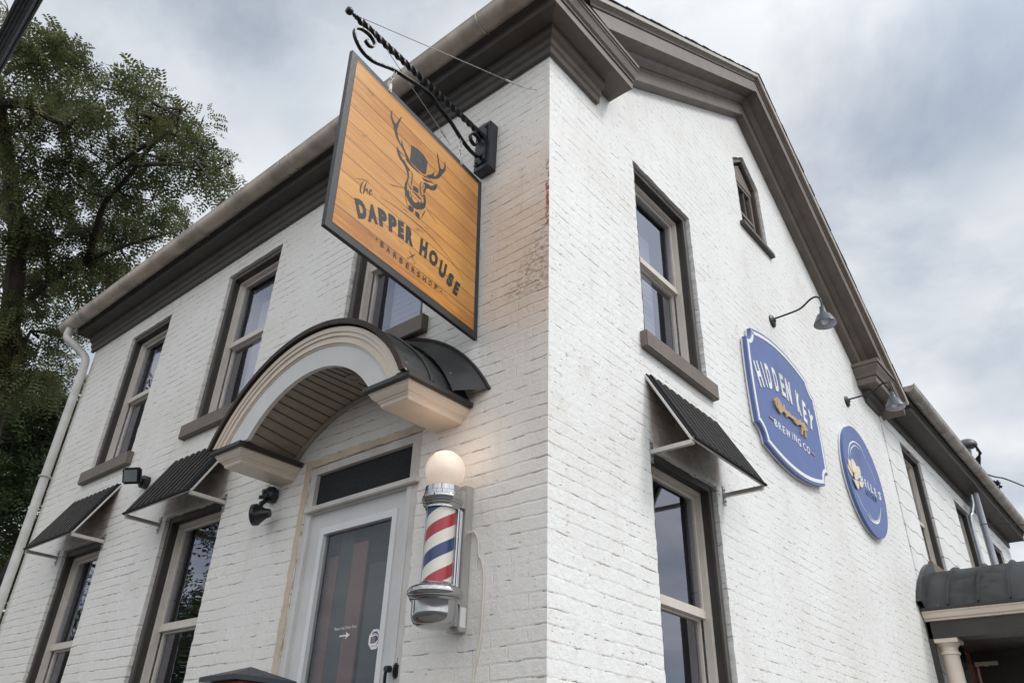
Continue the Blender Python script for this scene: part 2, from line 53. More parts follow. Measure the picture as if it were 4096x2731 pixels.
# ---------------------------------------------------------------- materials
class G:
    def __init__(s, name):
        s.m = bpy.data.materials.new(name); s.m.use_nodes = True; s.t = s.m.node_tree; s.t.nodes.clear()
        s.o = s.t.nodes.new('ShaderNodeOutputMaterial'); s.b = s.t.nodes.new('ShaderNodeBsdfPrincipled'); s.t.links.new(s.b.outputs[0], s.o.inputs[0])
        s.c = s.t.nodes.new('ShaderNodeTexCoord').outputs['Object']
    def n(s, t, **k):
        n = s.t.nodes.new(t)
        for a, b in k.items(): setattr(n, a, b)
        return n
    def l(s, a, b): s.t.links.new(a, b)
    def setv(s, inp, v):
        if hasattr(v, 'is_output') or isinstance(v, bpy.types.NodeSocket): s.l(v, inp)
        else: inp.default_value = v
    def noise(s, scale, detail=4, rough=.55, vec=None, dist=0):
        n = s.n('ShaderNodeTexNoise'); n.inputs['Scale'].default_value = scale; n.inputs['Detail'].default_value = detail; n.inputs['Roughness'].default_value = rough; n.inputs['Distortion'].default_value = dist
        s.l(vec or s.c, n.inputs['Vector']); return n.outputs[0]
    def mapv(s, sc_, vec=None, loc=(0, 0, 0)):
        n = s.n('ShaderNodeMapping'); n.inputs['Scale'].default_value = sc_; n.inputs['Location'].default_value = loc; s.l(vec or s.c, n.inputs[0]); return n.outputs[0]
    def ramp(s, v, a, b, ca=0.0, cb=1.0):
        n = s.n('ShaderNodeMapRange'); n.interpolation_type = 'SMOOTHSTEP'; s.setv(n.inputs[0], v)
        for i, x in enumerate((a, b, ca, cb)): n.inputs[i+1].default_value = x
        return n.outputs[0]
    def math(s, op, a, b=0.0, c=None):
        n = s.n('ShaderNodeMath', operation=op); s.setv(n.inputs[0], a); s.setv(n.inputs[1], b)
        if c is not None: s.setv(n.inputs[2], c)
        return n.outputs[0]
    def mix(s, f, a, b, bt='MIX'):
        n = s.n('ShaderNodeMix', data_type='RGBA', blend_type=bt); s.setv(n.inputs[0], f)
        for i, x in ((6, a), (7, b)):
            if isinstance(x, tuple): n.inputs[i].default_value = x if len(x) == 4 else x+(1,)
            else: s.l(x, n.inputs[i])
        return n.outputs[2]
    def col(s, v):
        if isinstance(v, tuple): s.b.inputs['Base Color'].default_value = v+(1,)
        else: s.l(v, s.b.inputs['Base Color'])
    def rough(s, v): s.setv(s.b.inputs['Roughness'], v)
    def bump(s, h, dist=.01, st=1.0, prev=None):
        n = s.n('ShaderNodeBump'); n.inputs['Strength'].default_value = st; n.inputs['Distance'].default_value = dist; s.l(h, n.inputs['Height'])
        if prev: s.l(prev, n.inputs['Normal'])
        s.l(n.outputs[0], s.b.inputs['Normal']); return n.outputs[0]
def plain(name, c, rough=.5, metal=0, var=.12, bscale=60, bamt=.0006, spec=.5):
    g = G(name); n = g.noise(5, 6); n2 = g.noise(bscale, 4)
    k = g.ramp(n, .3, .7, 1-var, 1+var); cc = g.n('ShaderNodeVectorMath', operation='SCALE'); cc.inputs[0].default_value = c; g.l(k, cc.inputs['Scale'])
    g.l(cc.outputs[0], g.b.inputs['Base Color']); g.rough(g.ramp(n2, .3, .7, max(rough-.06, 0), min(rough+.08, 1))); g.b.inputs['Metallic'].default_value = metal
    g.b.inputs['Specular IOR Level'].default_value = spec
    if bamt: g.bump(n2, bamt)
    return g.m
def brick_white(name, base, crackk=.5, side=False):
    g = G(name); s = g.n('ShaderNodeSeparateXYZ'); g.l(g.c, s.inputs[0])
    X, Y, Z = s.outputs
    u = g.math('ADD', X, Y)
    n1 = g.n('ShaderNodeTexNoise'); n1.inputs['Scale'].default_value = 2.2; n1.inputs['Detail'].default_value = 3; g.l(g.c, n1.inputs['Vector'])
    n2 = g.n('ShaderNodeTexNoise'); n2.inputs['Scale'].default_value = 17; n2.inputs['Detail'].default_value = 3; g.l(g.c, n2.inputs['Vector'])
    cb = g.n('ShaderNodeCombineXYZ'); g.l(u, cb.inputs[0]); g.l(Z, cb.inputs[1])
    def off(v, k, src):
        a = g.n('ShaderNodeVectorMath', operation='SUBTRACT'); g.l(src.outputs['Color'], a.inputs[0]); a.inputs[1].default_value = (.5, .5, .5)
        b = g.n('ShaderNodeVectorMath', operation='SCALE'); g.l(a.outputs[0], b.inputs[0]); b.inputs['Scale'].default_value = k
        c = g.n('ShaderNodeVectorMath', operation='ADD'); g.l(v, c.inputs[0]); g.l(b.outputs[0], c.inputs[1]); return c.outputs[0]
    v = off(cb.outputs[0], .03, n1); v = off(v, .012, n2)
    def bt(mortar, smooth):
        b = g.n('ShaderNodeTexBrick'); b.inputs['Scale'].default_value = 1; b.inputs['Brick Width'].default_value = .215; b.inputs['Row Height'].default_value = .0705
        b.inputs['Mortar Size'].default_value = mortar; b.inputs['Mortar Smooth'].default_value = smooth; b.inputs['Color1'].default_value = (0, 0, 0, 1); b.inputs['Color2'].default_value = (1, 1, 1, 1); b.inputs['Mortar'].default_value = (.5, .5, .5, 1)
        g.l(v, b.inputs['Vector']); return b
    b1 = bt(.007, 1.0); b2 = bt(.0032 if side else .0030, .5)
    patch = g.noise(1.3, 3, .5, vec=g.mapv((1, 1, 1), loc=(5, 3, 1)))
    vis = g.ramp(patch, .38, .62, .10, 1.0)                       # where the paint has filled the joints
    sv = g.n('ShaderNodeSeparateXYZ'); g.l(v, sv.inputs[0]); fz = g.math('FRACT', g.math('DIVIDE', sv.outputs[1], .0705)); ed = g.math('ABSOLUTE', g.math('SUBTRACT', fz, .5))
    bedm = g.ramp(ed, .37, .49); vert = g.math('MULTIPLY', b1.outputs['Fac'], g.math('SUBTRACT', 1.0, bedm))
    visb = g.ramp(g.noise(4.2, 3, .6, vec=g.mapv((1, 1, 1), loc=(9, 2, 4))), .44, .66, .0, .45)
    hj = g.math('MULTIPLY', g.math('ADD', g.math('MULTIPLY', g.math('MULTIPLY', bedm, vis), .17 if side else .60), g.math('MULTIPLY', vert, g.math('MULTIPLY', visb, .4 if side else 1.0))), -1.0)
    lump = g.noise(26, 5, .6); fine = g.noise(120, 4, .6)
    drip = g.noise(14, 4, .6, vec=g.mapv((2.2, 2.2, .55)))
    h = g.math('ADD', g.math('MULTIPLY', hj, .75), g.math('MULTIPLY', lump, .75)); h = g.math('ADD', h, g.math('MULTIPLY', fine, .24)); h = g.math('ADD', h, g.math('MULTIPLY', drip, .35))
    h = g.math('ADD', h, g.math('MULTIPLY', b1.outputs['Color'], .10))
    g.bump(h, .010, .8)
    # open cracks along the bed joints
    cn = g.noise(7.5, 5, .62, vec=g.mapv((1, 1, 3)))
    cmk = g.math('MULTIPLY', b2.outputs['Fac'], g.ramp(cn, .62-.16*crackk, .66-.16*crackk))
    cmk = g.math('MULTIPLY', cmk, g.math('ADD', g.math('MULTIPLY', bedm, .8), .2))
    spot = g.ramp(g.noise(38, 2, .5, vec=g.mapv((.6, .6, 2.2))), .655 if side else .69, .70 if side else .73)
    spot = g.math('MULTIPLY', spot, g.ramp(g.noise(3.1, 2), .44, .54))
    cmk = g.math('MAXIMUM', cmk, spot)
    tone = g.mix(g.ramp(g.noise(1.1, 5), .35, .7), base, tuple(x*y for x, y in zip(base, (.93, .92, .90))))
    soil = g.ramp(g.noise(2.6, 6, .65), .56, .78); tone = g.mix(g.math('MULTIPLY', soil, .35), tone, (.50, .42, .34))
    jd = g.math('MULTIPLY', g.math('MULTIPLY', bedm, vis), g.ramp(g.noise(6, 5, .65, vec=g.mapv((1, 1, 2))), .40, .62, 0, .7))
    tone = g.mix(jd, tone, (.50, .42, .35))
    if not side:
        gn = g.n('ShaderNodeNewGeometry'); sn = g.n('ShaderNodeSeparateXYZ'); g.l(gn.outputs['True Normal'], sn.inputs[0]); nf = g.math('LESS_THAN', sn.outputs[1], -.5)   # weathered beige patch and grime beside the corner
        dx = g.ramp(X, -.62, -.18); dz = g.math('MULTIPLY', g.ramp(Z, 3.55, 4.1), g.ramp(Z, 5.3, 4.75))
        dz = g.math('MULTIPLY', g.math('MULTIPLY', dz, dx), nf)
        tone = g.mix(g.math('MULTIPLY', dz, g.ramp(g.noise(4, 5), .3, .6, .25, .65)), tone, (.66, .52, .40))
        gz = g.math('MULTIPLY', g.ramp(Z, 3.93, 4.0), g.ramp(Z, 4.80, 4.55)); gx = g.ramp(g.math('ADD', X, g.math('MULTIPLY', g.math('SUBTRACT', 4.35, Z), .55)), -.17, -.05)
        gm = g.math('MULTIPLY', g.math('MULTIPLY', gz, g.math('MULTIPLY', gx, nf)), g.ramp(g.noise(30, 6, .75, vec=g.mapv((1, 1, 1.8))), .47, .58))
        tone = g.mix(g.math('MULTIPLY', gm, .6), tone, (.14, .11, .09))
        rz = g.math('MULTIPLY', g.ramp(Z, 4.28, 4.36), g.ramp(Z, 4.92, 4.85)); rx = g.ramp(g.math('ADD', X, g.math('MULTIPLY', g.noise(9, 3), .05)), -.005, .012)
        rm = g.math('MULTIPLY', g.math('MULTIPLY', rz, g.math('MULTIPLY', rx, nf)), g.ramp(g.noise(16, 5, .7), .48, .54)); tone = g.mix(rm, tone, (.34, .085, .035))
    stk = g.ramp(g.noise(11, 5, .6, vec=g.mapv((1, 1, .09))), .50, .72, 0, .15); tone = g.mix(stk, tone, (.56, .50, .43))   # rain streaks
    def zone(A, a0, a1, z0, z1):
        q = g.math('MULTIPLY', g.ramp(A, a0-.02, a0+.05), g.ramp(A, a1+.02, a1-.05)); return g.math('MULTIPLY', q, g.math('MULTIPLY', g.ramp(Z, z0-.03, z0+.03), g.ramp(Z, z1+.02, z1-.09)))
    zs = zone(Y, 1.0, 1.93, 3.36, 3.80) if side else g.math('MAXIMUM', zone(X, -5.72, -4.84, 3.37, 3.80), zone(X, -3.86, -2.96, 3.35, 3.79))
    tone = g.mix(g.math('MULTIPLY', zs, g.ramp(g.noise(7, 6, .7), .25, .6, .35, .8)), tone, (.34, .25, .185))   # brown soiling plus the awnings' shade, painted into the wall colour
    tone = g.mix(g.math('MULTIPLY', cmk, .88), tone, (.20, .14, .105))
    g.col(tone); g.rough(g.ramp(lump, .3, .7, .42, .62)); g.b.inputs['Specular IOR Level'].default_value = .35
    return g.m
MAT = {}
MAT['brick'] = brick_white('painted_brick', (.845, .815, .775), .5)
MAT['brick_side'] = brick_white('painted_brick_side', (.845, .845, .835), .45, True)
def worn_trim(name, c, flake=.25):
    g = G(name); n = g.noise(6, 6, .6); f = g.noise(55, 6, .7, vec=g.mapv((.5, .5, 1)))
    cc = g.mix(g.ramp(n, .35, .7), c, tuple(x*.78 for x in c)); cc = g.mix(g.ramp(f, .68, .74, 0, flake), cc, (.09, .07, .055))
    g.col(cc); g.rough(.55); g.bump(f, .0025, .7); return g.m
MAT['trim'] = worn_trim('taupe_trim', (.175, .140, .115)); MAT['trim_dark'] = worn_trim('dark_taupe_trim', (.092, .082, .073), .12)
MAT['reveal'] = plain('window_reveal', (.045, .040, .035), .55); MAT['frame'] = plain('cream_vinyl', (.66, .60, .53), .42, var=.06)
MAT['cream'] = plain('cream_paint', (.72, .62, .52), .38, var=.05, bamt=.0003); MAT['fascia'] = plain('pale_fascia', (.66, .645, .625), .42, var=.04, bamt=.0003)
MAT['dark'] = plain('interior_dark', (.018, .019, .022), .9); MAT['blind'] = plain('window_blind', (.42, .42, .50), .8, var=.05)
def gutter_mat(name, c):
    g = G(name); st = g.noise(9, 3, .5, vec=g.mapv((.5, .5, .1))); n = g.noise(3, 4)
    cc = g.mix(g.ramp(st, .35, .7), c, tuple(x*.62 for x in c)); cc = g.mix(g.ramp(n, .55, .75, 0, .5), cc, (.16, .125, .10)); g.col(cc); g.rough(.42); g.b.inputs['Metallic'].default_value = .1; return g.m
MAT['gutter'] = gutter_mat('tan_gutter_metal', (.60, .50, .42)); MAT['gutter2'] = gutter_mat('zinc_gutter_metal', (.46, .41, .365)); MAT['spout'] = plain('cream_downspout', (.62, .60, .565), .45, var=.12)
def seam_metal():
    g = G('dark_standing_seam'); n = g.noise(7, 6, .6); s = g.noise(34, 3, .5)
    cc = g.mix(g.ramp(n, .35, .7), (.026, .028, .031), (.048, .049, .049)); cc = g.mix(g.ramp(s, .735, .75, 0, .7), cc, (.42, .40, .36)); g.col(cc); g.rough(g.ramp(n, .3, .7, .38, .55)); g.b.inputs['Metallic'].default_value = .25; g.bump(n, .004, .5); return g.m
MAT['seam'] = seam_metal(); MAT['capmetal'] = plain('dark_cap_metal', (.050, .046, .044), .42, .3); MAT['rust'] = plain('rusty_edge', (.040, .024, .017), .6, .2, .4)
MAT['bead'] = plain('beadboard_soffit', (.33, .28, .225), .55, var=.08)
MAT['awn'] = plain('black_awning_panel', (.006, .007, .009), .5, 0, spec=.15); MAT['rib'] = plain('tan_awning_rib', (.20, .175, .14), .45); MAT['arm'] = plain('grey_awning_arm', (.58, .55, .51), .4, .2)
MAT['iron'] = plain('black_iron', (.012, .014, .018), .34, .2, bamt=.0004); MAT['block'] = plain('dark_mounting_block', (.018, .022, .030), .4); MAT['blackp'] = plain('black_plastic', (.010, .012, .016), .3)
MAT['chrome'] = plain('chrome', (.46, .46, .47), .08, 1, .03, bscale=3, bamt=0); MAT['steel'] = plain('brushed_steel', (.50, .49, .47), .38, .6, .04, bscale=4, bamt=0)
MAT['galv'] = plain('galvanised_pipe', (.45, .47, .50), .35, .7); MAT['shingle'] = plain('dark_roof_shingle', (.045, .040, .038), .9, var=.35, bscale=40, bamt=.004)
MAT['conc'] = plain('concrete', (.13, .125, .115), .9, var=.1); MAT['asph'] = plain('asphalt', (.055, .055, .055), .9); MAT['cable'] = plain('black_cable', (.008, .009, .014), .45)
MAT['blue'] = plain('blue_sign_face', (.09, .14, .35), .42, var=.04, bamt=0); MAT['white'] = plain('white_sign_paint', (.82, .82, .82), .45, var=.03, bamt=0); MAT['gold'] = plain('gold_sign_relief', (.50, .34, .17), .45, var=.08, bamt=0)
MAT['petal'] = plain('cream_petal', (.80, .68, .52), .5, var=.08, bamt=0); MAT['navy'] = plain('navy_print', (.03, .05, .15), .5, var=.02, bamt=0); MAT['ink'] = plain('sign_ink', (.022, .022, .025), .32, var=.04, bamt=0); MAT['signedge'] = plain('sign_border', (.028, .028, .032), .42, var=.2)
MAT['galvg'] = MAT['galv']; MAT['lampgrey'] = plain('grey_enamel', (.075, .085, .10), .4); MAT['lampin'] = plain('pale_enamel', (.62, .60, .62), .5)
MAT['bark'] = plain('tree_bark', (.055, .042, .034), .9, var=.3, bscale=30, bamt=.01); MAT['doorp'] = plain('door_paint', (.62, .61, .60), .45, var=.05, bamt=.0002); MAT['pink'] = plain('pink_curtain', (.33, .17, .15), .85, var=.05); MAT['greyc'] = plain('grey_curtain', (.11, .12, .125), .85, var=.05)
MAT['wire'] = plain('white_cable', (.66, .60, .52), .5, var=.08)
def redbrick(name='red_brick', sx=.2, rh=.07):
    g = G(name); s = g.n('ShaderNodeSeparateXYZ'); g.l(g.c, s.inputs[0]); cb = g.n('ShaderNodeCombineXYZ'); g.l(g.math('ADD', s.outputs[0], s.outputs[1]), cb.inputs[0]); g.l(s.outputs[2], cb.inputs[1])
    b = g.n('ShaderNodeTexBrick'); b.inputs['Scale'].default_value = 1; b.inputs['Brick Width'].default_value = sx; b.inputs['Row Height'].default_value = rh; b.inputs['Mortar Size'].default_value = .006; b.inputs['Color1'].default_value = (.30, .095, .05, 1); b.inputs['Color2'].default_value = (.20, .055, .03, 1); b.inputs['Mortar'].default_value = (.12, .10, .085, 1)
    g.l(cb.outputs[0], b.inputs['Vector']); g.col(b.outputs['Color']); g.rough(.85); g.bump(g.math('SUBTRACT', g.noise(40, 4), b.outputs['Fac']), .004); return g.m
MAT['red'] = redbrick()
def siding():
    g = G('white_shingle_siding'); s = g.n('ShaderNodeSeparateXYZ'); g.l(g.c, s.inputs[0])
    wv = g.math('MULTIPLY', g.math('SINE', g.math('MULTIPLY', s.outputs[1], 14.0)), .012)
    wv = g.math('ADD', wv, g.math('MULTIPLY', g.noise(3, 3), .05))
    z = g.math('ADD', s.outputs[2], wv); fr = g.math('FRACT', g.math('DIVIDE', z, .254))
    line = g.math('MAXIMUM', g.ramp(fr, .02, .045, 1, 0), g.ramp(fr, .985, 1.0))
    vis = g.ramp(g.noise(2.5, 4), .3, .5, .5, 1); line = g.math('MULTIPLY', line, vis)
    g.col(g.mix(line, g.mix(g.ramp(g.noise(2, 5), .4, .7), (.80, .80, .79), (.72, .71, .69)), (.17, .12, .095))); g.rough(.6); g.bump(g.math('ADD', g.math('MULTIPLY', fr, -.6), g.math('MULTIPLY', g.noise(30, 4), .3)), .010); return g.m
MAT['siding'] = siding()
def planks():
    g = G('orange_wood_planks'); s = g.n('ShaderNodeSeparateXYZ'); g.l(g.c, s.inputs[0]); Y, Z = s.outputs[1], s.outputs[2]
    row = g.math('DIVIDE', g.math('ADD', Z, 1.0), .1105); fl = g.math('FLOOR', row); fr = g.math('FRACT', row)
    cb = g.n('ShaderNodeCombineXYZ'); g.l(g.math('ADD', Y, g.math('MULTIPLY', fl, 3.7)), cb.inputs[0]); g.l(Z, cb.inputs[1]); g.l(fl, cb.inputs[2])
    gr = g.noise(3.2, 8, .68, vec=g.mapv((.9, 14, 1), cb.outputs[0]), dist=.8); gr2 = g.noise(1.6, 4, .5, vec=g.mapv((1.2, 3, 2.3), cb.outputs[0]))
    wn_ = g.n('ShaderNodeTexWhiteNoise'); wn_.noise_dimensions = '1D'; g.l(fl, wn_.inputs['W'])
    c1 = g.mix(g.ramp(gr, .3, .72), (.62, .285, .065), (.38, .135, .030)); c1 = g.mix(g.ramp(gr2, .5, .72, 0, .55), c1, (.30, .10, .028)); c1 = g.mix(g.math('MULTIPLY', wn_.outputs[0], .55), c1, (.78, .42, .13)); kn = g.ramp(g.noise(5, 3, .5, vec=g.mapv((1.6, 4, 2.7), cb.outputs[0])), .68, .76, 0, .6); c1 = g.mix(kn, c1, (.22, .07, .02))
    c1 = g.mix(g.ramp(fr, .03, .065, .72, 0), c1, (.025, .012, .006)); g.col(c1); g.rough(.28); g.b.inputs['Specular IOR Level'].default_value = .5; return g.m
MAT['planks'] = planks()
def glass(name, tint=(.75, .78, .8), k=.09, gl=(.86, .87, 1)):
    m = bpy.data.materials.new(name); m.use_nodes = True; t = m.node_tree; t.nodes.clear(); o = t.nodes.new('ShaderNodeOutputMaterial')
    a = t.nodes.new('ShaderNodeBsdfTransparent'); a.inputs[0].default_value = tint+(1,); b = t.nodes.new('ShaderNodeBsdfGlossy'); b.inputs['Roughness'].default_value = .012; b.inputs[0].default_value = gl+(1,)
    tcn = t.nodes.new('ShaderNodeTexCoord'); nn = t.nodes.new('ShaderNodeTexNoise'); nn.inputs['Scale'].default_value = 1.7; nn.inputs['Detail'].default_value = 2; t.links.new(tcn.outputs['Object'], nn.inputs['Vector'])
    bp = t.nodes.new('ShaderNodeBump'); bp.inputs['Distance'].default_value = .004; bp.inputs['Strength'].default_value = .6; t.links.new(nn.outputs[0], bp.inputs['Height']); t.links.new(bp.outputs[0], b.inputs['Normal'])
    ge = t.nodes.new('ShaderNodeNewGeometry'); dp = t.nodes.new('ShaderNodeVectorMath'); dp.operation = 'DOT_PRODUCT'; t.links.new(ge.outputs['Normal'], dp.inputs[0]); t.links.new(ge.outputs['Incoming'], dp.inputs[1])
    def mt(op, a, b_=0.0):
        n = t.nodes.new('ShaderNodeMath'); n.operation = op; n.use_clamp = True
        for i, q in enumerate((a, b_)):
            if isinstance(q, float): n.inputs[i].default_value = q
            else: t.links.new(q, n.inputs[i])
        return n.outputs[0]
    ab = t.nodes.new('ShaderNodeMath'); ab.operation = 'ABSOLUTE'; t.links.new(dp.outputs['Value'], ab.inputs[0])
    ad = mt('ADD', mt('POWER', mt('SUBTRACT', 1.0, ab.outputs[0]), 5.0), k).node
    x = t.nodes.new('ShaderNodeMixShader'); t.links.new(ad.outputs[0], x.inputs[0]); t.links.new(a.outputs[0], x.inputs[1]); t.links.new(b.outputs[0], x.inputs[2]); t.links.new(x.outputs[0], o.inputs[0]); return m
MAT['glass'] = glass('window_glass', k=.26); MAT['tube'] = glass('clear_tube', (.97, .97, .97), .02)
def leafmat(name, a, b, c):
    g = G(name); oi = g.n('ShaderNodeNewGeometry'); n = g.noise(1.1, 3); n2 = g.noise(9, 3)
    cc = g.mix(g.ramp(n2, .3, .7), a, b); cc = g.mix(g.ramp(n, .55, .8, 0, .6), cc, c); g.col(cc); g.rough(.6); g.b.inputs['Specular IOR Level'].default_value = .25
    tr = g.n('ShaderNodeBsdfTranslucent'); g.l(cc, tr.inputs[0]); mx = g.n('ShaderNodeMixShader'); mx.inputs[0].default_value = .3; g.l(g.b.outputs[0], mx.inputs[1]); g.l(tr.outputs[0], mx.inputs[2]); g.l(mx.outputs[0], g.o.inputs[0]); return g.m
MAT['leaf'] = leafmat('locust_leaves', (.10, .125, .055), (.155, .165, .068), (.22, .19, .07)); MAT['leaf2'] = leafmat('dark_leaves', (.050, .072, .032), (.080, .105, .040), (.14, .15, .05))
# ---------------------------------------------------------------- geometry helpers
COL = sc.collection
def link(name, me, mat, parent=None):
    o = bpy.data.objects.new(name, me); COL.objects.link(o)
    if mat: me.materials.clear(); me.materials.append(MAT[mat] if isinstance(mat, str) else mat)
    if parent:
        bpy.context.view_layer.update(); o.parent = parent
        if not parent.get('_local'): o.matrix_parent_inverse = parent.matrix_world.inverted()
    return o
def finish(bm, smooth=False):
    bmesh.ops.recalc_face_normals(bm, faces=bm.faces)
    me = bpy.data.meshes.new('mesh'); bm.to_mesh(me); bm.free()
    if smooth:
        for p in me.polygons: p.use_smooth = True
        try: me.set_sharp_from_angle(angle=rad(38))
        except Exception: pass
    return me
def obj(name, bm, mat, parent=None, smooth=False): return link(name, finish(bm, smooth), mat, parent)
def tag(o, label=None, cat=None, group=None, kind=None):
    for k, v in (('label', label), ('category', cat), ('group', group), ('kind', kind)):
        if v: o[k] = v
    return o
def thing(name, label, cat, loc=(0, 0, 0), group=None, rot=None):
    o = bpy.data.objects.new(name, None); COL.objects.link(o); o.location = loc; o.empty_display_size = .1
    if rot is not None: o.rotation_euler = rot
    bpy.context.view_layer.update(); return tag(o, label, cat, group)
def bx(bm, x0, x1, y0, y1, z0, z1, bev=0):
    r = bmesh.ops.create_cube(bm, size=1); vs = r['verts']
    for v in vs: v.co = Vector(((x0+x1)/2+v.co.x*(x1-x0), (y0+y1)/2+v.co.y*(y1-y0), (z0+z1)/2+v.co.z*(z1-z0)))
    if bev:
        es = list({e for v in vs for e in v.link_edges}); bmesh.ops.bevel(bm, geom=es, offset=bev, segments=2, affect='EDGES')
    return bm
def box(*a, **k): bm = bmesh.new(); bx(bm, *a, **k); return bm
def addtube(bm, pts, r, n=10, caps=True):
    pts = [Vector(p) for p in pts]; rs = r if isinstance(r, (list, tuple)) else [r]*len(pts); rings = []; nrm = None
    for i, p in enumerate(pts):
        d = (pts[min(i+1, len(pts)-1)]-pts[max(i-1, 0)]).normalized()
        if nrm is None: nrm = d.orthogonal().normalized()
        nrm = (nrm-d*nrm.dot(d)).normalized(); bi = d.cross(nrm)
        rings.append([bm.verts.new(p+rs[i]*(cos(2*pi*k/n)*nrm+sin(2*pi*k/n)*bi)) for k in range(n)])
    for a, b in zip(rings, rings[1:]):
        for k in range(n): bm.faces.new((a[k], a[(k+1) % n], b[(k+1) % n], b[k]))
    if caps: bm.faces.new(rings[0][::-1]); bm.faces.new(rings[-1])
    return bm
def tube(pts, r, n=10): bm = bmesh.new(); return addtube(bm, pts, r, n)
def smoothpts(pts, k=6):
    pts = [Vector(p) for p in pts]; o = []
    for i in range(len(pts)-1):
        p0 = pts[max(i-1, 0)]; p1 = pts[i]; p2 = pts[i+1]; p3 = pts[min(i+2, len(pts)-1)]
        for j in range(k):
            t = j/k; o.append(.5*((2*p1)+(p2-p0)*t+(2*p0-5*p1+4*p2-p3)*t*t+(-p0+3*p1-3*p2+p3)*t**3))
    o.append(pts[-1]); return o
def lathe(prof, cx, cy, n=40, M=None):
    bm = bmesh.new(); rings = []
    for r, z in prof: rings.append([bm.verts.new((cx+r*cos(2*pi*k/n), cy+r*sin(2*pi*k/n), z)) for k in range(n)] if r > 1e-6 else [bm.verts.new((cx, cy, z))])
    for a, b in zip(rings, rings[1:]):
        for k in range(n):
            q = [a[k % len(a)], a[(k+1) % len(a)], b[(k+1) % len(b)], b[k % len(b)]]; q2 = []
            for v in q:
                if v not in q2: q2.append(v)
            if len(q2) > 2: bm.faces.new(q2)
    if M is not None: bmesh.ops.transform(bm, matrix=M, verts=bm.verts)
    return bm
def prism(prof, f0, f1):
    """prof: 2D points; f0/f1 map a point to the two end positions"""
    bm = bmesh.new(); a = [bm.verts.new(f0(*p)) for p in prof]; b = [bm.verts.new(f1(*p)) for p in prof]; n = len(prof)
    for i in range(n): bm.faces.new((a[i], a[(i+1) % n], b[(i+1) % n], b[i]))
    bm.faces.new(a[::-1]); bm.faces.new(b); return bm
def sweep(prof, fs):
    bm = bmesh.new(); R = [[bm.verts.new(f(*p)) for p in prof] for f in fs]; n = len(prof)
    for a, b in zip(R, R[1:]):
        for i in range(n): bm.faces.new((a[i], a[(i+1) % n], b[(i+1) % n], b[i]))
    bm.faces.new(R[0][::-1]); bm.faces.new(R[-1]); return bm
def fill(loops, th=0.0, M=None, res=None):
    cu = bpy.data.curves.new('c', 'CURVE'); cu.dimensions = '2D'; cu.fill_mode = 'BOTH'; cu.extrude = th/2
    for lp in loops:
        s = cu.splines.new('POLY'); s.points.add(len(lp)-1); s.use_cyclic_u = True
        for p, q in zip(s.points, lp): p.co = (q[0], q[1], 0, 1)
    return conv(cu, M)
def conv(cu, M=None):
    o = bpy.data.objects.new('t', cu); COL.objects.link(o); bpy.context.view_layer.update()
    me = bpy.data.meshes.new_from_object(o.evaluated_get(bpy.context.evaluated_depsgraph_get())); bpy.data.objects.remove(o); bpy.data.curves.remove(cu)
    for p in me.polygons: p.use_smooth = False
    if M is not None: me.transform(M)
    return me
def joinme(mes):
    bm = bmesh.new()
    for m in mes: bm.from_mesh(m); bpy.data.meshes.remove(m)
    return bm
# local 2D (a,b,depth) -> world for the two wall orientations
def MF(y, x=0, z=0): return Matrix(((1, 0, 0, x), (0, 0, -1, y), (0, 1, 0, z), (0, 0, 0, 1)))      # facing -Y
def MS(x, y=0, z=0): return Matrix(((0, 0, 1, x), (1, 0, 0, y), (0, 1, 0, z), (0, 0, 0, 1)))        # facing +X
_gc = {}
def glyph(ch, off=0.0):
    k = (ch, off)
    if k not in _gc:
        cu = bpy.data.curves.new('t', 'FONT'); cu.body = ch; cu.size = 1; cu.offset = off; cu.resolution_u = 3; cu.fill_mode = 'FRONT'
        me = conv(cu); xs = [v.co.x for v in me.vertices]; ys = [v.co.y for v in me.vertices]
        _gc[k] = ([((v.co.x-min(xs))/(max(xs)-min(xs)), (v.co.y-min(ys))/(max(ys)-min(ys))) for v in me.vertices], [tuple(p.vertices) for p in me.polygons])
    return _gc[k]
def letters(lst, off=0.0):
    """lst of (char, BL, BR, TL) in plane coords -> bmesh in the XY plane"""
    bm = bmesh.new()
    for ch, bl, br, tl in lst:
        vs, fs = glyph(ch, off); bl, br, tl = Vector(bl), Vector(br), Vector(tl)
        V = [bm.verts.new((*(bl+(br-bl)*a+(tl-bl)*b), 0)) for a, b in vs]
        for f in fs:
            try: bm.faces.new([V[i] for i in f])
            except Exception: pass
    return bm
def textline(s, x, z, h, off=0.0, width=None, sp=None):
    cu = bpy.data.curves.new('t', 'FONT'); cu.body = s; cu.size = h/.72; cu.offset = off; cu.resolution_u = 2; me = conv(cu)
    if width:
        xs = [v.co.x for v in me.vertices]; k = width/(max(xs)-min(xs)); me.transform(Matrix.Diagonal((k, 1, 1, 1)))
    me.transform(Matrix.Translation((x, z, 0))); return me
def ribbon(pts, wd, taper=True):
    P = [Vector((*p, 0)) for p in pts]; P = smoothpts(P, 5) if len(P) > 2 else P; bm = bmesh.new(); prev = None; n = len(P)
    for i, p in enumerate(P):
        d = (P[min(i+1, n-1)]-P[max(i-1, 0)]).normalized(); s = Vector((-d.y, d.x, 0)); t = i/(n-1); k = wd/2*((.35+.65*sin(pi*t)) if taper else 1)
        q = (bm.verts.new(p+s*k), bm.verts.new(p-s*k))
        if prev: bm.faces.new((prev[0], prev[1], q[1], q[0]))
        prev = q
    return bm
def merge(dst, src, M=None):
    if M is not None: bmesh.ops.transform(src, matrix=M, verts=src.verts)
    me = bpy.data.meshes.new('x'); src.to_mesh(me); src.free(); dst.from_mesh(me); bpy.data.meshes.remove(me); return dst
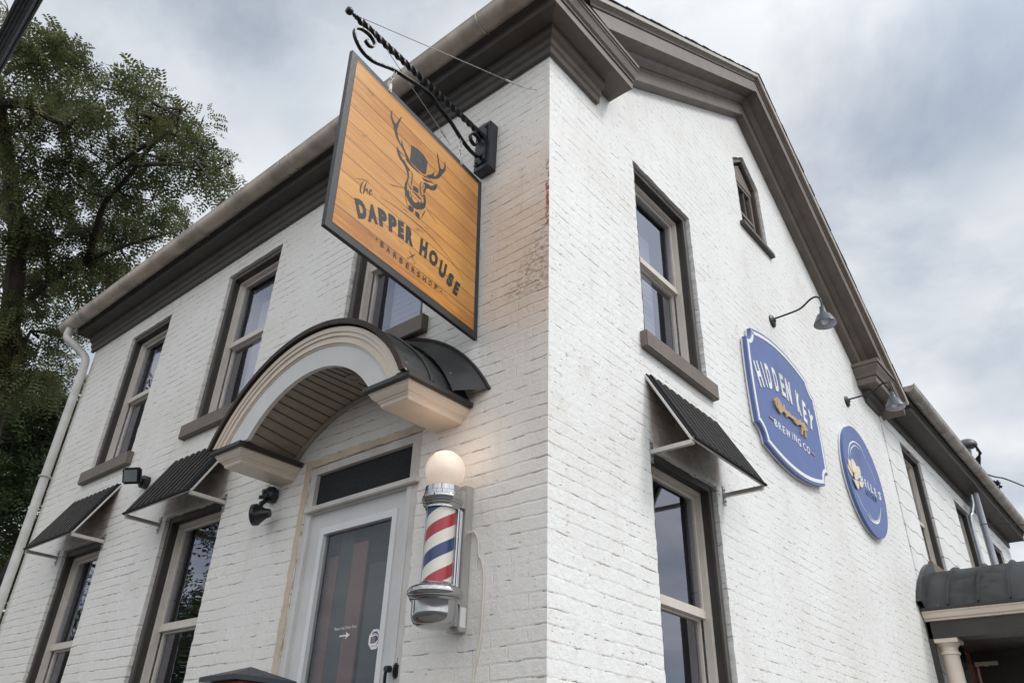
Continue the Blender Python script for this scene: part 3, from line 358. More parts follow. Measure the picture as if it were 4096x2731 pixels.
def jag(loop, step=.035, amp=.005):
    """rough outline for an opening cut in old brickwork"""
    o = []
    for a, b in zip(loop, loop[1:]+loop[:1]):
        a, b = Vector(a), Vector(b); n = max(1, int((b-a).length/step))
        for i in range(n): p = a.lerp(b, i/n); o.append((p.x+random.uniform(-amp, amp), p.y+random.uniform(-amp, amp)) if i else (p.x, p.y))
    return o
def rect(x0, x1, z0, z1): return [(x0, z0), (x1, z0), (x1, z1), (x0, z1)]
def copy_tree(o, parent=None):
    c = o.copy(); COL.objects.link(c)
    if parent: c.parent = parent
    for ch in list(o.children): copy_tree(ch, c)
    return c
# ---------------------------------------------------------------- ground
g_ = link('ground', finish(box(-150, 150, -150, 150, -.1, 0)), 'asph'); tag(g_, 'grey asphalt ground around the building', None, kind='structure')
g_ = link('pavement', finish(box(-14, 5, -4.2, 22, 0.004, .13)), 'conc'); tag(g_, 'pale concrete pavement beside the building', None, kind='structure')
# ---------------------------------------------------------------- main building
BLD = thing('brick_building', 'white painted brick corner building with taupe trim and a steep gable over the side wall', 'building')
W2 = .83
fw_open = [(-5.65, -4.82, 4.13, 5.65), (-3.775, -2.945, 4.13, 5.65), (-1.865, -1.02, 4.13, 5.65), (-5.64, -4.845, 1.73, 3.37), (-3.78, -2.955, 1.73, 3.34)]
loops = [rect(-6.63, 0, 0, 5.97)] + [jag(rect(*o)) for o in fw_open] + [jag(rect(-1.935, -.905, .95, 3.33), amp=.004)]
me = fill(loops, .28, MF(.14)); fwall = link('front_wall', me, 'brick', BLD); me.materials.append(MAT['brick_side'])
for p in me.polygons:
    if p.normal.x > .9 and p.center.x > -.01: p.material_index = 1
sw_open = [(1.016, 1.875, 4.13, 5.65), (.985, 1.825, 1.73, 3.34)]
B3 = [(3.07, 6.37), (3.66, 6.37), (3.66, 7.2), (3.365, 7.46), (3.07, 7.24)]
side = [(.2802, 0), (6.6, 0), (6.6, 5.72), (6.4, 5.74), (3.35, 8.12), (.2802, 6.06)]
loops = [side] + [jag(rect(*o)) for o in sw_open] + [jag(B3, amp=.006)]
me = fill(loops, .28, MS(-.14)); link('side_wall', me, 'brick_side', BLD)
# corner end of the front wall carries the side wall's finish
def casing_me(w, h, cw=.05):
    bm = bmesh.new(); x = w/2
    a = joinme([fill([rect(-x+.002, x-.002, 0, h), rect(-x+cw, x-cw, -.01 if False else .001, h-cw)], .10, MF(.085))])
    return finish(a)
def make_window(w, h, mid, blind=None, parent=None):
    x = w/2; cw = .048
    win = link('window', finish(joinme([fill([rect(-x+.003, x-.003, .0, h-.003), rect(-x+cw, x-cw, .002, h-cw)], .014, MF(.037))])), 'trim_dark' , parent)
    bm = bmesh.new()   # deep reveal lining behind the casing
    for a in ((-x+.006, -x+cw, .045, .125, 0, h-.01), (x-cw, x-.006, .045, .125, 0, h-.01)): bx(bm, *a)
    bx(bm, -x+cw, x-cw, .045, .125, h-cw, h-.012); bx(bm, -x+cw, x-cw, .045, .125, .0, .02); o = obj('reveal', bm, 'reveal', win)
    fi = cw+.001; bm = joinme([fill([rect(-x+fi, x-fi, .02, h-fi), rect(-x+fi+.028, x-fi-.028, .055, h-fi-.028)], .05, MF(.117))])
    bx(bm, -x+fi+.028, x-fi-.028, .120, .155, mid-.032, mid+.012)
    obj('window_frame', bm, 'frame', win)
    f2 = fi+.030
    bm = joinme([fill([rect(-x+f2, x-f2, mid+.013, h-f2), rect(-x+f2+.017, x-f2-.017, mid+.022, h-f2-.020)], .028, MF(.138)), fill([rect(-x+f2, x-f2, .056, mid-.033), rect(-x+f2+.017, x-f2-.017, .09, mid-.045)], .028, MF(.170))])
    obj('sash', bm, 'frame', win)
    for z0, z1, y in ((mid+.02, h-f2-.02, .138), (.08, mid-.045, .172)):
        bm = bmesh.new(); V = [bm.verts.new(p) for p in ((-x+f2+.02, y, z0), (x-f2-.02, y, z0), (x-f2-.02, y, z1), (-x+f2+.02, y, z1))]; bm.faces.new(V); obj('pane', bm, 'glass', win)
    bm = bmesh.new()
    for a in ((-x+.012, -x+.02, .235, .9, 0, h), (x-.02, x-.012, .235, .9, 0, h), (-x, x, .9, .91, 0, h), (-x, x, .235, .9, h-.03, h-.02), (-x, x, .235, .9, -.02, -.01)): bx(bm, *a)
    obj('interior', bm, 'dark', win)
    if blind:
        bm = bmesh.new(); z0, z1, in_ = blind; s = z0
        while s < z1: bx(bm, -x+f2+in_, x-f2-in_, .29, .30, s+.002, min(s+.05, z1)); s += .052
        obj('blind', bm, 'blind', win)
    obj('sill', box(-x-.075, x+.075, -.05, .16, -.125, -.002, bev=.006), 'trim', win)
    win['_local'] = 1
    return win
def place(win, x, y, z, side=False, label=None):
    win.location = (x, y, z); win.rotation_euler = (0, 0, pi/2 if side else 0)
    if label: win['label'] = label
WA = make_window(.83, 1.52, .80, None, BLD); place(WA, -5.235, 0, 4.13)
WB = make_window(.83, 1.52, .80, (.30, 1.30, .09), BLD); place(WB, -3.36, 0, 4.13)
WC = copy_tree(WB, BLD); place(WC, -1.442, 0, 4.13)
WD = make_window(.82, 1.62, .805, None, BLD); place(WD, -3.368, 0, 1.725)
WE = copy_tree(WD, BLD); place(WE, -5.243, 0, 1.735)
WF = copy_tree(WB, BLD); place(WF, 0, 1.446, 4.13, True)
WG = make_window(.84, 1.62, .805, (.0, 0.0, 0), BLD) if False else copy_tree(WD, BLD); place(WG, 0, 1.405, 1.725, True)
for o_ in (WF, WG): o_.active_material
# attic window with its pointed head
def inset(lp, d):
    cx = sum(p[0] for p in lp)/len(lp); cz = sum(p[1] for p in lp)/len(lp)
    return [(cx+(a-cx)*(1-d/.30), cz+(b-cz)*(1-d/.52)) for a, b in lp]
AW = link('attic_window', finish(joinme([fill([inset(B3, .004), inset(B3, .045)], .02, MS(-.035))])), 'trim', BLD); AW['label'] = 'small weathered attic window with a pointed head'
obj('reveal', joinme([fill([inset(B3, .012), inset(B3, .05)], .05, MS(-.072))]), 'trim_dark', AW)
obj('sash', joinme([fill([rect(3.13, 3.60, 6.42, 7.10), rect(3.175, 3.555, 6.47, 6.66), rect(3.175, 3.555, 6.70, 7.06)], .03, MS(-.085))]), 'trim', AW)
obj('head_panel', joinme([fill([[(3.12, 7.10), (3.61, 7.10), (3.61, 7.16), (3.365, 7.38), (3.12, 7.19)]], .03, MS(-.078))]), 'trim', AW)
obj('glazing_bar', joinme([fill([rect(3.355, 3.375, 6.47, 6.66)], .02, MS(-.09)), fill([rect(3.29, 3.30, 6.70, 7.06)], .02, MS(-.09)), fill([rect(3.43, 3.44, 6.70, 7.06)], .02, MS(-.09))]), 'trim', AW)
obj('pane', joinme([fill([rect(3.17, 3.56, 6.46, 7.08)], 0, MS(-.094))]), 'glass', AW)
obj('interior', joinme([fill([rect(3.1, 3.64, 6.4, 7.3)], .02, MS(-.26))]), 'dark', AW)
obj('sill', box(-.10, .045, 3.0, 3.71, 6.315, 6.365, bev=.004), 'trim_dark', AW)
# ---------------------------------------------------------------- cornice and returns
def corner_path(xa, yb):
    return [lambda d, z: (xa, -d, z), lambda d, z: (d, -d, z), lambda d, z: (d, yb, z)]
bed = [(.001, 5.825), (.030, 5.825), (.033, 5.872), (.048, 5.885), (.052, 5.93), (.078, 5.945), (.086, 6.011), (.001, 6.011)]
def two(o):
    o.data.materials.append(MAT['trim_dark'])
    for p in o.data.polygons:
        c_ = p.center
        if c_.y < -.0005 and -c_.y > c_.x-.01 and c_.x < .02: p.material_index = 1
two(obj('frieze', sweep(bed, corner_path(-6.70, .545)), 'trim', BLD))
boxp = [(.001, 6.012), (.19, 6.012), (.193, 6.006), (.206, 6.006), (.208, 6.07), (.218, 6.072), (.220, 6.085), (.235, 6.10), (.255, 6.155), (.262, 6.16), (.264, 6.175), (.272, 6.178), (.274, 6.20), (.001, 6.215)]
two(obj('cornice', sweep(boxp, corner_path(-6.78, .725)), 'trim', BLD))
Y0 = 3.35; SN, SF = .675, .782
def rake(yN, yF):
    return [lambda x, z: (x, yN, z-SN*(Y0-yN)), lambda x, z: (x, Y0, z), lambda x, z: (x, yF, z-SF*(yF-Y0))]
def clipped(bm):
    bmesh.ops.bisect_plane(bm, geom=bm.verts[:]+bm.edges[:]+bm.faces[:], plane_co=(0, 0, 6.218), plane_no=(0, 0, 1), clear_inner=False, clear_outer=False)
    dead = [f for f in bm.faces if f.calc_center_median().y < 1.5 and f.calc_center_median().z < 6.2179]
    bmesh.ops.delete(bm, geom=dead, context='FACES'); return bm
obj('rake_frieze', sweep([(.001, 8.025), (.083, 8.035), (.085, 8.05), (.089, 8.15), (.082, 8.185), (.084, 8.195), (.10, 8.20), (.135, 8.235), (.152, 8.262), (.001, 8.262)], rake(.35, 6.25)), 'trim', BLD)
obj('rake_cornice', clipped(sweep([(.001, 8.2635), (.26, 8.266), (.262, 8.262), (.273, 8.262), (.277, 8.405), (.268, 8.41), (.268, 8.416), (.284, 8.418), (.289, 8.432), (.312, 8.452), (.001, 8.458)], rake(-.35, 6.72))), 'trim', BLD)
obj('drip_edge', clipped(sweep([(.20, 8.460), (.322, 8.459), (.331, 8.488), (.20, 8.491)], rake(-.35, 6.78))), 'frame', BLD)
# shingled roof: ragged course edges along the rake
bm = bmesh.new()
def slope(y): return 8.497-(SN*(Y0-y) if y < Y0 else SF*(y-Y0))
def course(ya, yb):
    xo = .338+random.uniform(-.002, .006); z0, z1 = slope(ya), slope(yb); t = .011
    V = [bm.verts.new(p) for p in ((-6.85, ya, z0), (xo, ya, z0), (xo, yb, z1), (-6.85, yb, z1), (-6.85, ya, z0+t), (xo, ya, z0+t), (xo, yb, z1+.004), (-6.85, yb, z1+.004))]
    for f in ((0, 1, 2, 3), (7, 6, 5, 4), (0, 4, 5, 1), (1, 5, 6, 2), (2, 6, 7, 3), (3, 7, 4, 0)): bm.faces.new([V[i] for i in f])
y = Y0
while y > -.02: course(max(y-.125, -.02), y); y -= .125
y = Y0
while y < 6.85: course(min(y+.12, 6.85), y) ; y += .12
bx(bm, -6.85, .30, -.30, .05, 6.225, 6.262)
ROOF = obj('roof', bm, 'shingle', BLD)
# far cornice return
def farret(prof, y0, y1): return prism(prof, lambda d, z: (d, y0, z), lambda d, z: (d, y1, z))
def ret_ends(prof, dz=0):  # returns around the near end of the far box
    return sweep(prof, [lambda d, z: (.001, 5.87-d+.27, z), lambda d, z: (d, 5.87-d+.27, z), lambda d, z: (d, 6.74, z)])
bm = ret_ends([(.001, 5.995), (.30, 5.985), (.302, 6.03), (.001, 6.05)]); merge(bm, ret_ends([(.001, 5.86), (.235, 5.86), (.25, 5.90), (.28, 5.955), (.285, 5.984), (.001, 5.994)])); merge(bm, ret_ends([(.001, 5.775), (.22, 5.775), (.22, 5.859), (.001, 5.859)]))
obj('far_cornice', bm, 'trim', BLD)
bm = sweep([(.001, 5.64), (.03, 5.64), (.045, 5.69), (.085, 5.70), (.09, 5.774), (.001, 5.774)], [lambda d, z: (.001, 6.14-d, z), lambda d, z: (d, 6.14-d, z), lambda d, z: (d, 6.6, z)])
obj('far_frieze', bm, 'trim_dark', BLD)
# gutters ------------------------------------------------------------
def gutter(name, x_or_y, a, b, c, zc, r, axis, mat, parent, dz=0, seams=()):
    bm = bmesh.new(); n = 16; prof = []
    for k in range(n+1): t = pi*k/n; prof.append((-r*cos(t), -r*sin(t)))
    prof += [((r-.006)*cos(pi*k/n), -(r-.006)*sin(pi*k/n)) for k in range(n+1)]
    prof = prof[:n+1]+[(r+.006, .012), (r-.008, .012)]+prof[n+1:]
    if axis == 'x': f = lambda u, z, q, s: (q, c-u if True else c+u, zc+z+s)
    else: f = lambda u, z, q, s: (c+u, q, zc+z+s)
    A = [bm.verts.new(f(u, z, a, 0)) for u, z in prof]; B = [bm.verts.new(f(u, z, b, dz)) for u, z in prof]
    for i in range(len(prof)-1): bm.faces.new((A[i], A[i+1], B[i+1], B[i]))
    bm.faces.new((A[-1], A[0], B[0], B[-1]))
    bm.faces.new(A[:n+1]); bm.faces.new(B[:n+1][::-1])
    g = obj(name, bm, mat, parent, True)
    for q in seams:
        bm = bmesh.new(); s = dz*(q-a)/(b-a); pts = [f((-r-.004)*cos(pi*k/14), -(r+.004)*sin(pi*k/14), q, s) for k in range(15)]
        pts = [f(r+.05, .03, q, s)]*0+pts; addtube(bm, pts, .007, 6); obj('hanger', bm, 'galv' if mat == 'gutter2' else 'steel', g)
    return g
GUT = gutter('gutter', None, -6.93, .2, -.300, 6.105, .080, 'x', 'gutter', BLD, .05, (-6.45, -5.25, -3.95, -2.62, -2.5, -1.35, -.35))
bm = tube(smoothpts([(-6.76, -.30, 6.05), (-6.77, -.30, 5.93), (-6.72, -.24, 5.86), (-6.66, -.13, 5.76), (-6.62, -.085, 5.69), (-6.605, -.075, 5.58), (-6.605, -.075, 5.4)], 5)+[Vector((-6.605, -.075, .3))], .044, 14)
DS = obj('downspout', bm, 'spout', BLD, True)
for z in (4.27, 2.3): obj('strap', tube([(-6.605+.056*cos(t), -.075+.056*sin(t), z) for t in [2*pi*k/16 for k in range(17)]], .008, 6), 'spout', DS)
# ---------------------------------------------------------------- door bay
MAT['jamb'] = plain('chipped_door_frame', (.60, .565, .53), .6, var=.12, bscale=30, bamt=.003)
D0 = joinme([fill([rect(-1.93, -.91, .96, 3.325), rect(-1.875, -.985, .97, 3.275)], .10, MF(.055))]); bx(D0, -1.90, -.89, -.03, .08, 3.015, 3.048, bev=.004); bx(D0, -1.875, -.985, .04, .10, 3.048, 3.075)
DF = obj('door_frame', D0, 'jamb', BLD)
obj('transom', box(-1.874, -.986, .035, .06, 3.076, 3.274), 'dark', DF)
obj('mortar_edge', joinme([fill([jag(rect(-1.99, -1.938, .96, 3.33), amp=.006)], .012, MF(.0)), fill([jag(rect(-1.99, -.87, 3.33, 3.375), amp=.006)], .012, MF(-.001))]), plain('beige_mortar', (.60, .49, .39), .85, bamt=.003), DF)
DR = obj('door', joinme([fill([rect(-1.868, -.992, .98, 3.008), rect(-1.76, -1.08, 1.25, 2.905)], .035, MF(.045))]), 'doorp', BLD)
obj('glass_trim', joinme([fill([rect(-1.765, -1.075, 1.245, 2.91), rect(-1.727, -1.113, 1.28, 2.868)], .045, MF(.040))]), plain('white_trim', (.72, .72, .72), .35, var=.03, bamt=0), DR)
obj('frame_bead', joinme([fill([rect(-1.895, -.955, .98, 3.012), rect(-1.866, -.994, .99, 3.009)], .07, MF(.035))]), 'doorp', DR)
obj('pane', joinme([fill([rect(-1.73, -1.11, 1.27, 2.875)], 0, MF(.045))]), glass('door_glass', (.66, .68, .68), .09, (.86, .90, .92)), DR)
bm = bmesh.new()
for a, b in ((-1.75, -1.66), (-1.58, -1.40), (-1.22, -1.08)): pass
bx(bm, -1.53, -1.40, .105, .115, 1.2, 2.80); bx(bm, -1.20, -1.08, .105, .115, 1.2, 2.9); bx(bm, -1.75, -1.66, .105, .115, 1.2, 2.75); obj('pink_stripe', bm, 'pink', DR)
bm = bmesh.new(); bx(bm, -1.37, -1.215, .112, .12, 1.2, 2.66); bx(bm, -1.66, -1.54, .112, .12, 1.2, 2.9); obj('grey_stripe', bm, 'greyc', DR)
obj('interior', box(-1.87, -.99, .125, .135, .98, 3.0), plain('dim_interior', (.045, .05, .055), .9), DR)
obj('door_text', joinme([textline("Please Use Other Door", -1.522, 2.300, .016, width=.193)]), 'white', DR).data.transform(MF(.041))
bm = joinme([fill([[(-1.470, 2.262), (-1.412, 2.262), (-1.418, 2.247), (-1.380, 2.266), (-1.418, 2.285), (-1.412, 2.270), (-1.470, 2.270)]], .0, MF(.041))]); obj('arrow', bm, 'white', DR)
oc = lambda cx, cz, a, b: [(cx+a*cos(rad(22.5+45*k)), cz+b*sin(rad(22.5+45*k))) for k in range(8)]
ST = obj('sticker', joinme([fill([oc(-1.17, 2.226, .050, .054)], .002, MF(.040))]), 'white', DR)
arc = lambda cx, cz, r0, r1, a0, a1: [(cx+r0*cos(a0+(a1-a0)*k/12), cz+r0*sin(a0+(a1-a0)*k/12)) for k in range(13)]+[(cx+r1*cos(a1+(a0-a1)*k/12), cz+r1*sin(a1+(a0-a1)*k/12)) for k in range(13)]
obj('emblem', joinme([fill([[(-1.20, 2.207), (-1.165, 2.207), (-1.143, 2.222), (-1.145, 2.236), (-1.16, 2.244), (-1.20, 2.238)]], 0, MF(.0383)), fill([arc(-1.17, 2.226, .031, .036, rad(-50), rad(130))], 0, MF(.0383))]), 'navy', ST)
for s_, x_, z_, h_, w_ in (("WARNING!", -1.193, 2.258, .009, .045), ("Protected By", -1.190, 2.247, .006, .040), ("We Protect", -1.195, 2.190, .006, .05)): obj('emblem_text', joinme([textline(s_, x_, z_, h_, width=w_)]), 'navy', ST).data.transform(MF(.0383))
obj('emblem_bars', joinme([fill([rect(-1.193, -1.163, 2.212+.009*i, 2.217+.009*i)], 0, MF(.0378)) for i in range(3)]), 'gold', ST)
bm = box(-.955, -.925, -.012, .03, 2.02, 2.09, bev=.008); bx(bm, -.985, -.945, -.045, -.012, 2.045, 2.075, bev=.006); bx(bm, -.975, -.955, -.05, -.035, 1.85, 2.05, bev=.006); addtube(bm, [(-.94, .01, 2.09), (-.94, .01, 2.115)], .006, 8)
obj('handle', bm, 'blackp', DR, True)
# ---------------------------------------------------------------- arched canopy over the door
CAN = thing('door_canopy', 'arched canopy with cream fascia and dark metal roof over the white door', 'canopy', (-1.44, 0, 3.33))
def arcp(cx, cz, r, zmin, n=40, flip=False):
    a = math.asin(max(-1, min(1, (zmin-cz)/r))); return [(cx+r*cos(a+(pi-2*a)*k/n), cz+r*sin(a+(pi-2*a)*k/n)) for k in range(n+1)]
def band(o, i, y0, y1, n=40):
    """solid between two arcs, extruded in y"""
    A = arcp(*o, n=n); B = arcp(*i, n=n); bm = bmesh.new(); V = [[bm.verts.new((p[0], y, p[1])) for p in P] for y in (y0, y1) for P in (A, B)]
    for k in range(n):
        bm.faces.new((V[0][k], V[0][k+1], V[1][k+1], V[1][k])); bm.faces.new((V[2][k+1], V[2][k], V[3][k], V[3][k+1])); bm.faces.new((V[0][k+1], V[0][k], V[2][k], V[2][k+1])); bm.faces.new((V[1][k], V[1][k+1], V[3][k+1], V[3][k]))
    bm.faces.new((V[0][0], V[1][0], V[3][0], V[2][0])); bm.faces.new((V[1][n], V[0][n], V[2][n], V[3][n])); return bm
cxr, czr = -1.455, 2.95; ZS = 3.392
CR = obj('canopy_roof', band((cxr, czr, 1.018, ZS), (cxr, czr, .995, ZS), -.50, -.002), 'seam', CAN, True)
obj('drip_edge', band((cxr, czr, 1.024, ZS), (cxr, czr, .992, ZS), -.512, -.4985), 'rust', CR, True)
# flared flashing against the wall
bm = bmesh.new(); A = arcp(cxr, czr, 1.035, 3.40); B = arcp(-1.42, 2.88, 1.145, 3.44); C2 = arcp(-1.42, 2.88, 1.165, 3.44)
R_ = [[bm.verts.new((p[0], y, p[1]+dz)) for p in P] for P, y, dz in ((A, -.16, 0), (A, -.15, .01), (B, -.02, 0), (C2, -.004, 0))]
for a, b in zip(R_, R_[1:]):
    for k in range(40): bm.faces.new((a[k], a[k+1], b[k+1], b[k]))
obj('wall_flashing', bm, 'seam', CR, True)
obj('flashing_edge', tube([(p[0], -.008, p[1]) for p in C2], .010, 6), 'rust', CR)
obj('seam', tube([(p[0]+random.uniform(-.002, .002), -.30+.02*sin(i*.5), p[1]) for i, p in enumerate(arcp(cxr, czr, 1.022, 3.40))], .011, 6), 'capmetal', CR, True)
cx, cz, ri = -1.425, 2.98, .705
CF = obj('fascia', band((cxr, czr-.01, .965, ZS), (cx, cz, ri, ZS), -.462, -.435), 'fascia', CAN, True)
rings = [(.990, .960, -.492, -.436), (.962, .935, -.484, -.436), (.937, .905, -.474, -.436), (.907, .893, -.478, -.436), (.894, .882, -.468, -.436)]
bm = bmesh.new()
for a, b, y0, y1 in rings: merge(bm, band((cxr, czr-.01, a, ZS), (cxr, czr-.01, b-.001, ZS), y0, y1))
obj('crown_moulding', bm, 'cream', CF, True)
# beadboard soffit
def mixarc(t, k, n=44):
    A = arcp(cx, cz, ri+.02, ZS, n); B = arcp(-1.42, 2.70, 1.012, ZS, n); return (A[k][0]*(1-t)+B[k][0]*t, A[k][1]*(1-t)+B[k][1]*t)
bm = bmesh.new(); n = 44
for k in range(n):
    g2 = (k % 2 == 0)
    P = [mixarc(0, k), mixarc(0, k+1), mixarc(1, k+1), mixarc(1, k)]
    V = [bm.verts.new((p[0], y, p[1])) for p, y in zip(P, (-.436, -.436, -.012, -.012))]; bm.faces.new(V)
SF_ = obj('soffit', bm, 'bead', CAN)
bm = bmesh.new()
for k in range(0, n+1, 2):
    a, b = mixarc(0, k), mixarc(1, k)
    for dx in (-.006, .006): addtube(bm, [(a[0]+dx*.7, -.43, a[1]-.001), (b[0]+dx*.7, -.013, b[1]-.001)], .0022, 5)
obj('soffit_groove', bm, plain('groove_dark', (.10, .085, .07), .7), SF_)
bm = bmesh.new()
for k in range(n): pass
addtube(bm, [(mixarc(1, k)[0], -.016, mixarc(1, k)[1]-.008) for k in range(n+1)], .016, 8); obj('soffit_trim', bm, 'bead', SF_, True)
dl = obj('downlight', lathe([(.0, 3.692), (.026, 3.692), (.030, 3.684), (.046, 3.682), (.050, 3.690)], -1.30, -.24, 28), 'bead', SF_, True)
for nm, x0, x1 in (('bracket', -2.37, -2.03), ('bracket', -.88, -.515)):
    bm = bmesh.new(); z = 3.36; P = [(0, z), (0, z-.008), (.006, z-.010), (.012, z-.022), (.024, z-.036), (.030, z-.042), (.040, z-.046), (.040, z-.052), (.047, z-.056), (.052, z-.066), (.052, z-.072), (.058, z-.078)]
    xa, xb, yf = x0+.025, x1-.025, -.462
    rg = []
    for d, zz_ in P: rg.append([bm.verts.new(q) for q in ((xa+d, -.001, zz_), (xa+d, yf+d, zz_), (xb-d, yf+d, zz_), (xb-d, -.001, zz_))])
    for a, b in zip(rg, rg[1:]):
        for i in range(3): bm.faces.new((a[i], a[i+1], b[i+1], b[i]))
    bm.faces.new(rg[0][::-1]); bm.faces.new(rg[-1])
    br = obj(nm, bm, 'cream', CAN)
    obj('bracket_cap', box(x0, x1, -.487, -.003, 3.3605, 3.390, bev=.003), 'capmetal', br)
# ---------------------------------------------------------------- hanging sign and its iron bracket
SG = thing('hanging_sign', 'wooden barbershop sign with a deer in a top hat hanging from the iron bracket', 'sign', (-.455, -.628, 4.376))
def Rx(a): return Matrix.Rotation(a, 4, 'X')
SG.rotation_mode = 'XYZ'; Msg = Matrix.Translation((-.455, -.628, 4.376)) @ Rx(.015) @ Matrix.Rotation(-.021, 4, 'Y') @ Matrix.Rotation(.13, 4, 'Z')
SG.matrix_world = Msg; SG['_local'] = 1; bpy.context.view_layer.update()
hw, hh = 1.229/2, 1.2/2; M0 = Matrix(((0, 0, 1, 0), (1, 0, 0, 0), (0, 1, 0, 0), (0, 0, 0, 1)))
def MSL(d): m = M0.copy(); m[0][3] = d; return m
obj('sign_board', box(-.0115, .0115, -hw, hw, -hh, hh, bev=.002), 'signedge', SG)
b = .042
obj('wood_face', joinme([fill([rect(-hw+b, hw-b, -hh+b, hh-b)], .001, MSL(.0124))]), 'planks', SG)
bm = joinme([fill([v], 0) for v in DATA['polys'].values()]); bmesh.ops.transform(bm, matrix=MSL(.0140), verts=bm.verts)
obj('deer_emblem', bm, 'ink', SG)
bm = bmesh.new()
for wd, pts in DATA['strokes']: merge(bm, ribbon(pts, wd*1.25))
bmesh.ops.transform(bm, matrix=MSL(.0150), verts=bm.verts); obj('line_work', bm, 'ink', SG)
bm = letters(DATA['letters'], .070); bmesh.ops.transform(bm, matrix=MSL(.0143), verts=bm.verts); obj('lettering', bm, 'ink', SG)
bm = letters(DATA['small'], .012)
for d in DATA['dots']:
    bm2 = joinme([fill([[(d[0]+.006*cos(t*.7), d[1]+.006*sin(t*.7)) for t in range(9)]], 0)]); bmesh.ops.transform(bm2, matrix=MSL(.0145), verts=bm2.verts); obj('dot', bm2, 'ink', SG)
bmesh.ops.transform(bm, matrix=MSL(.0145), verts=bm.verts); obj('small_lettering', bm, 'ink', SG)
for u in (-.305, .385):
    bm = box(-.016, .016, u-.012, u+.012, hh-.03, hh+.035, bev=.003); addtube(bm, [(-.02, u, hh-.012), (.02, u, hh-.012)], .006, 8); obj('hanging_clip', bm, 'steel', SG)
BR = thing('sign_bracket', 'black iron scroll bracket with a twisted bar holding the hanging sign', 'bracket', (-.505, 0, 5.25))
obj('mounting_block', box(-.572, -.440, -.078, .0, 5.045, 5.452, bev=.004), 'block', BR)
obj('back_plate', box(-.553, -.459, -.088, -.0785, 5.085, 5.425, bev=.003), 'iron', BR)
bm = bmesh.new()
for x in (-.54, -.472):
    for z in (5.11, 5.40): addtube(bm, [(x, -.088, z), (x, -.097, z)], .008, 6)
obj('bolt', bm, 'iron', BR)
# twisted square bar
bm = bmesh.new(); rings = []; ya, yb, za, zb = -.085, -1.19, 5.335, 5.408; nn = 150
for i in range(nn+1):
    t = i/nn; yy = ya+(yb-ya)*t; z_ = za+(zb-za)*min(1, t*1.0)**.8; tw = 0 if t < .03 else (t-.03)*2*pi*5.6; s = .0215 if t < .97 else .0215*(1-(t-.97)*12)
    rings.append([bm.verts.new((-.505+s*cos(tw+pi/4+k*pi/2), yy, z_+s*sin(tw+pi/4+k*pi/2))) for k in range(4)])
for a, c_ in zip(rings, rings[1:]):
    for k in range(4): bm.faces.new((a[k], a[(k+1) % 4], c_[(k+1) % 4], c_[k]))
bm.faces.new(rings[0][::-1]); bm.faces.new(rings[-1]); obj('twisted_bar', bm, 'iron', BR, True)
obj('finial', lathe([(0, -.03), (.008, -.03), (.012, -.012), (.007, -.006), (.009, .0), (.019, .006), (.0245, .022), (.019, .040), (.0, .046)], 0, 0, 20, Matrix.Translation((-.505, -1.215, 5.409)) @ Matrix.Rotation(pi/2, 4, 'X')), 'iron', BR, True)
SC = [(-1.085, 5.310), (-1.095, 5.292), (-1.065, 5.278), (-1.035, 5.300), (-1.035, 5.335), (-1.075, 5.362), (-1.135, 5.355), (-1.178, 5.315), (-1.170, 5.255), (-1.110, 5.195), (-1.03, 5.185), (-.955, 5.215), (-.87, 5.255), (-.78, 5.275), (-.66, 5.300), (-.56, 5.303), (-.48, 5.262), (-.38, 5.228), (-.27, 5.160), (-.185, 5.128), (-.115, 5.128), (-.082, 5.175), (-.085, 5.235), (-.115, 5.285), (-.16, 5.295), (-.192, 5.265), (-.186, 5.222), (-.152, 5.205), (-.125, 5.228)]
P = smoothpts([(-.505, a, b_) for a, b_ in SC], 6); bm = bmesh.new(); prev = None
for i, p in enumerate(P):
    d = (P[min(i+1, len(P)-1)]-P[max(i-1, 0)]).normalized(); s = Vector((0, -d.z, d.y))*.0045; X_ = Vector((.0125, 0, 0)); q = [bm.verts.new(p+e_) for e_ in (s+X_, s-X_, -s-X_, -s+X_)]
    if prev:
        for k in range(4): bm.faces.new((prev[k], prev[(k+1) % 4], q[(k+1) % 4], q[k]))
    prev = q
obj('scroll', bm, 'iron', BR, True)
for (a, b_), u in (((-.855, 5.262), -.305), ((-.275, 5.165), .385)):
    top = Vector((-.505, a, b_-.004)); bot = Msg @ Vector((0, u, hh+.035)); bm = bmesh.new(); L_ = (bot-top); k = 5
    for i in range(k):
        c_ = top+L_*((i+.5)/k); d = L_.normalized(); s = (Vector((1, 0, 0)) if i % 2 else Vector((0, 1, 0))); h_ = L_.length/k*.62
        addtube(bm, [c_+d*h_*cos(t)+s*.009*sin(t) for t in [2*pi*j/14 for j in range(15)]], .0028, 6)
    obj('chain', bm, 'steel', BR, True)
obj('guy_wire', tube([(-.503, -1.165, 5.43), (-.14, -.07, 5.548), (-.106, -.005, 5.572)], .0026, 6), 'steel', BR)
obj('guy_wire', tube([(-.507, -1.0, 5.40), (-.85, -.10, 5.53), (-.90, -.004, 5.56)], .0026, 6), 'steel', BR)
bm = tube([(-.19, -.22, 5.532), (-.15, -.10, 5.546)], .006, 8); addtube(bm, [(-.82, -.18, 5.515), (-.85, -.10, 5.53)], .006, 8); obj('turnbuckle', bm, 'steel', BR)
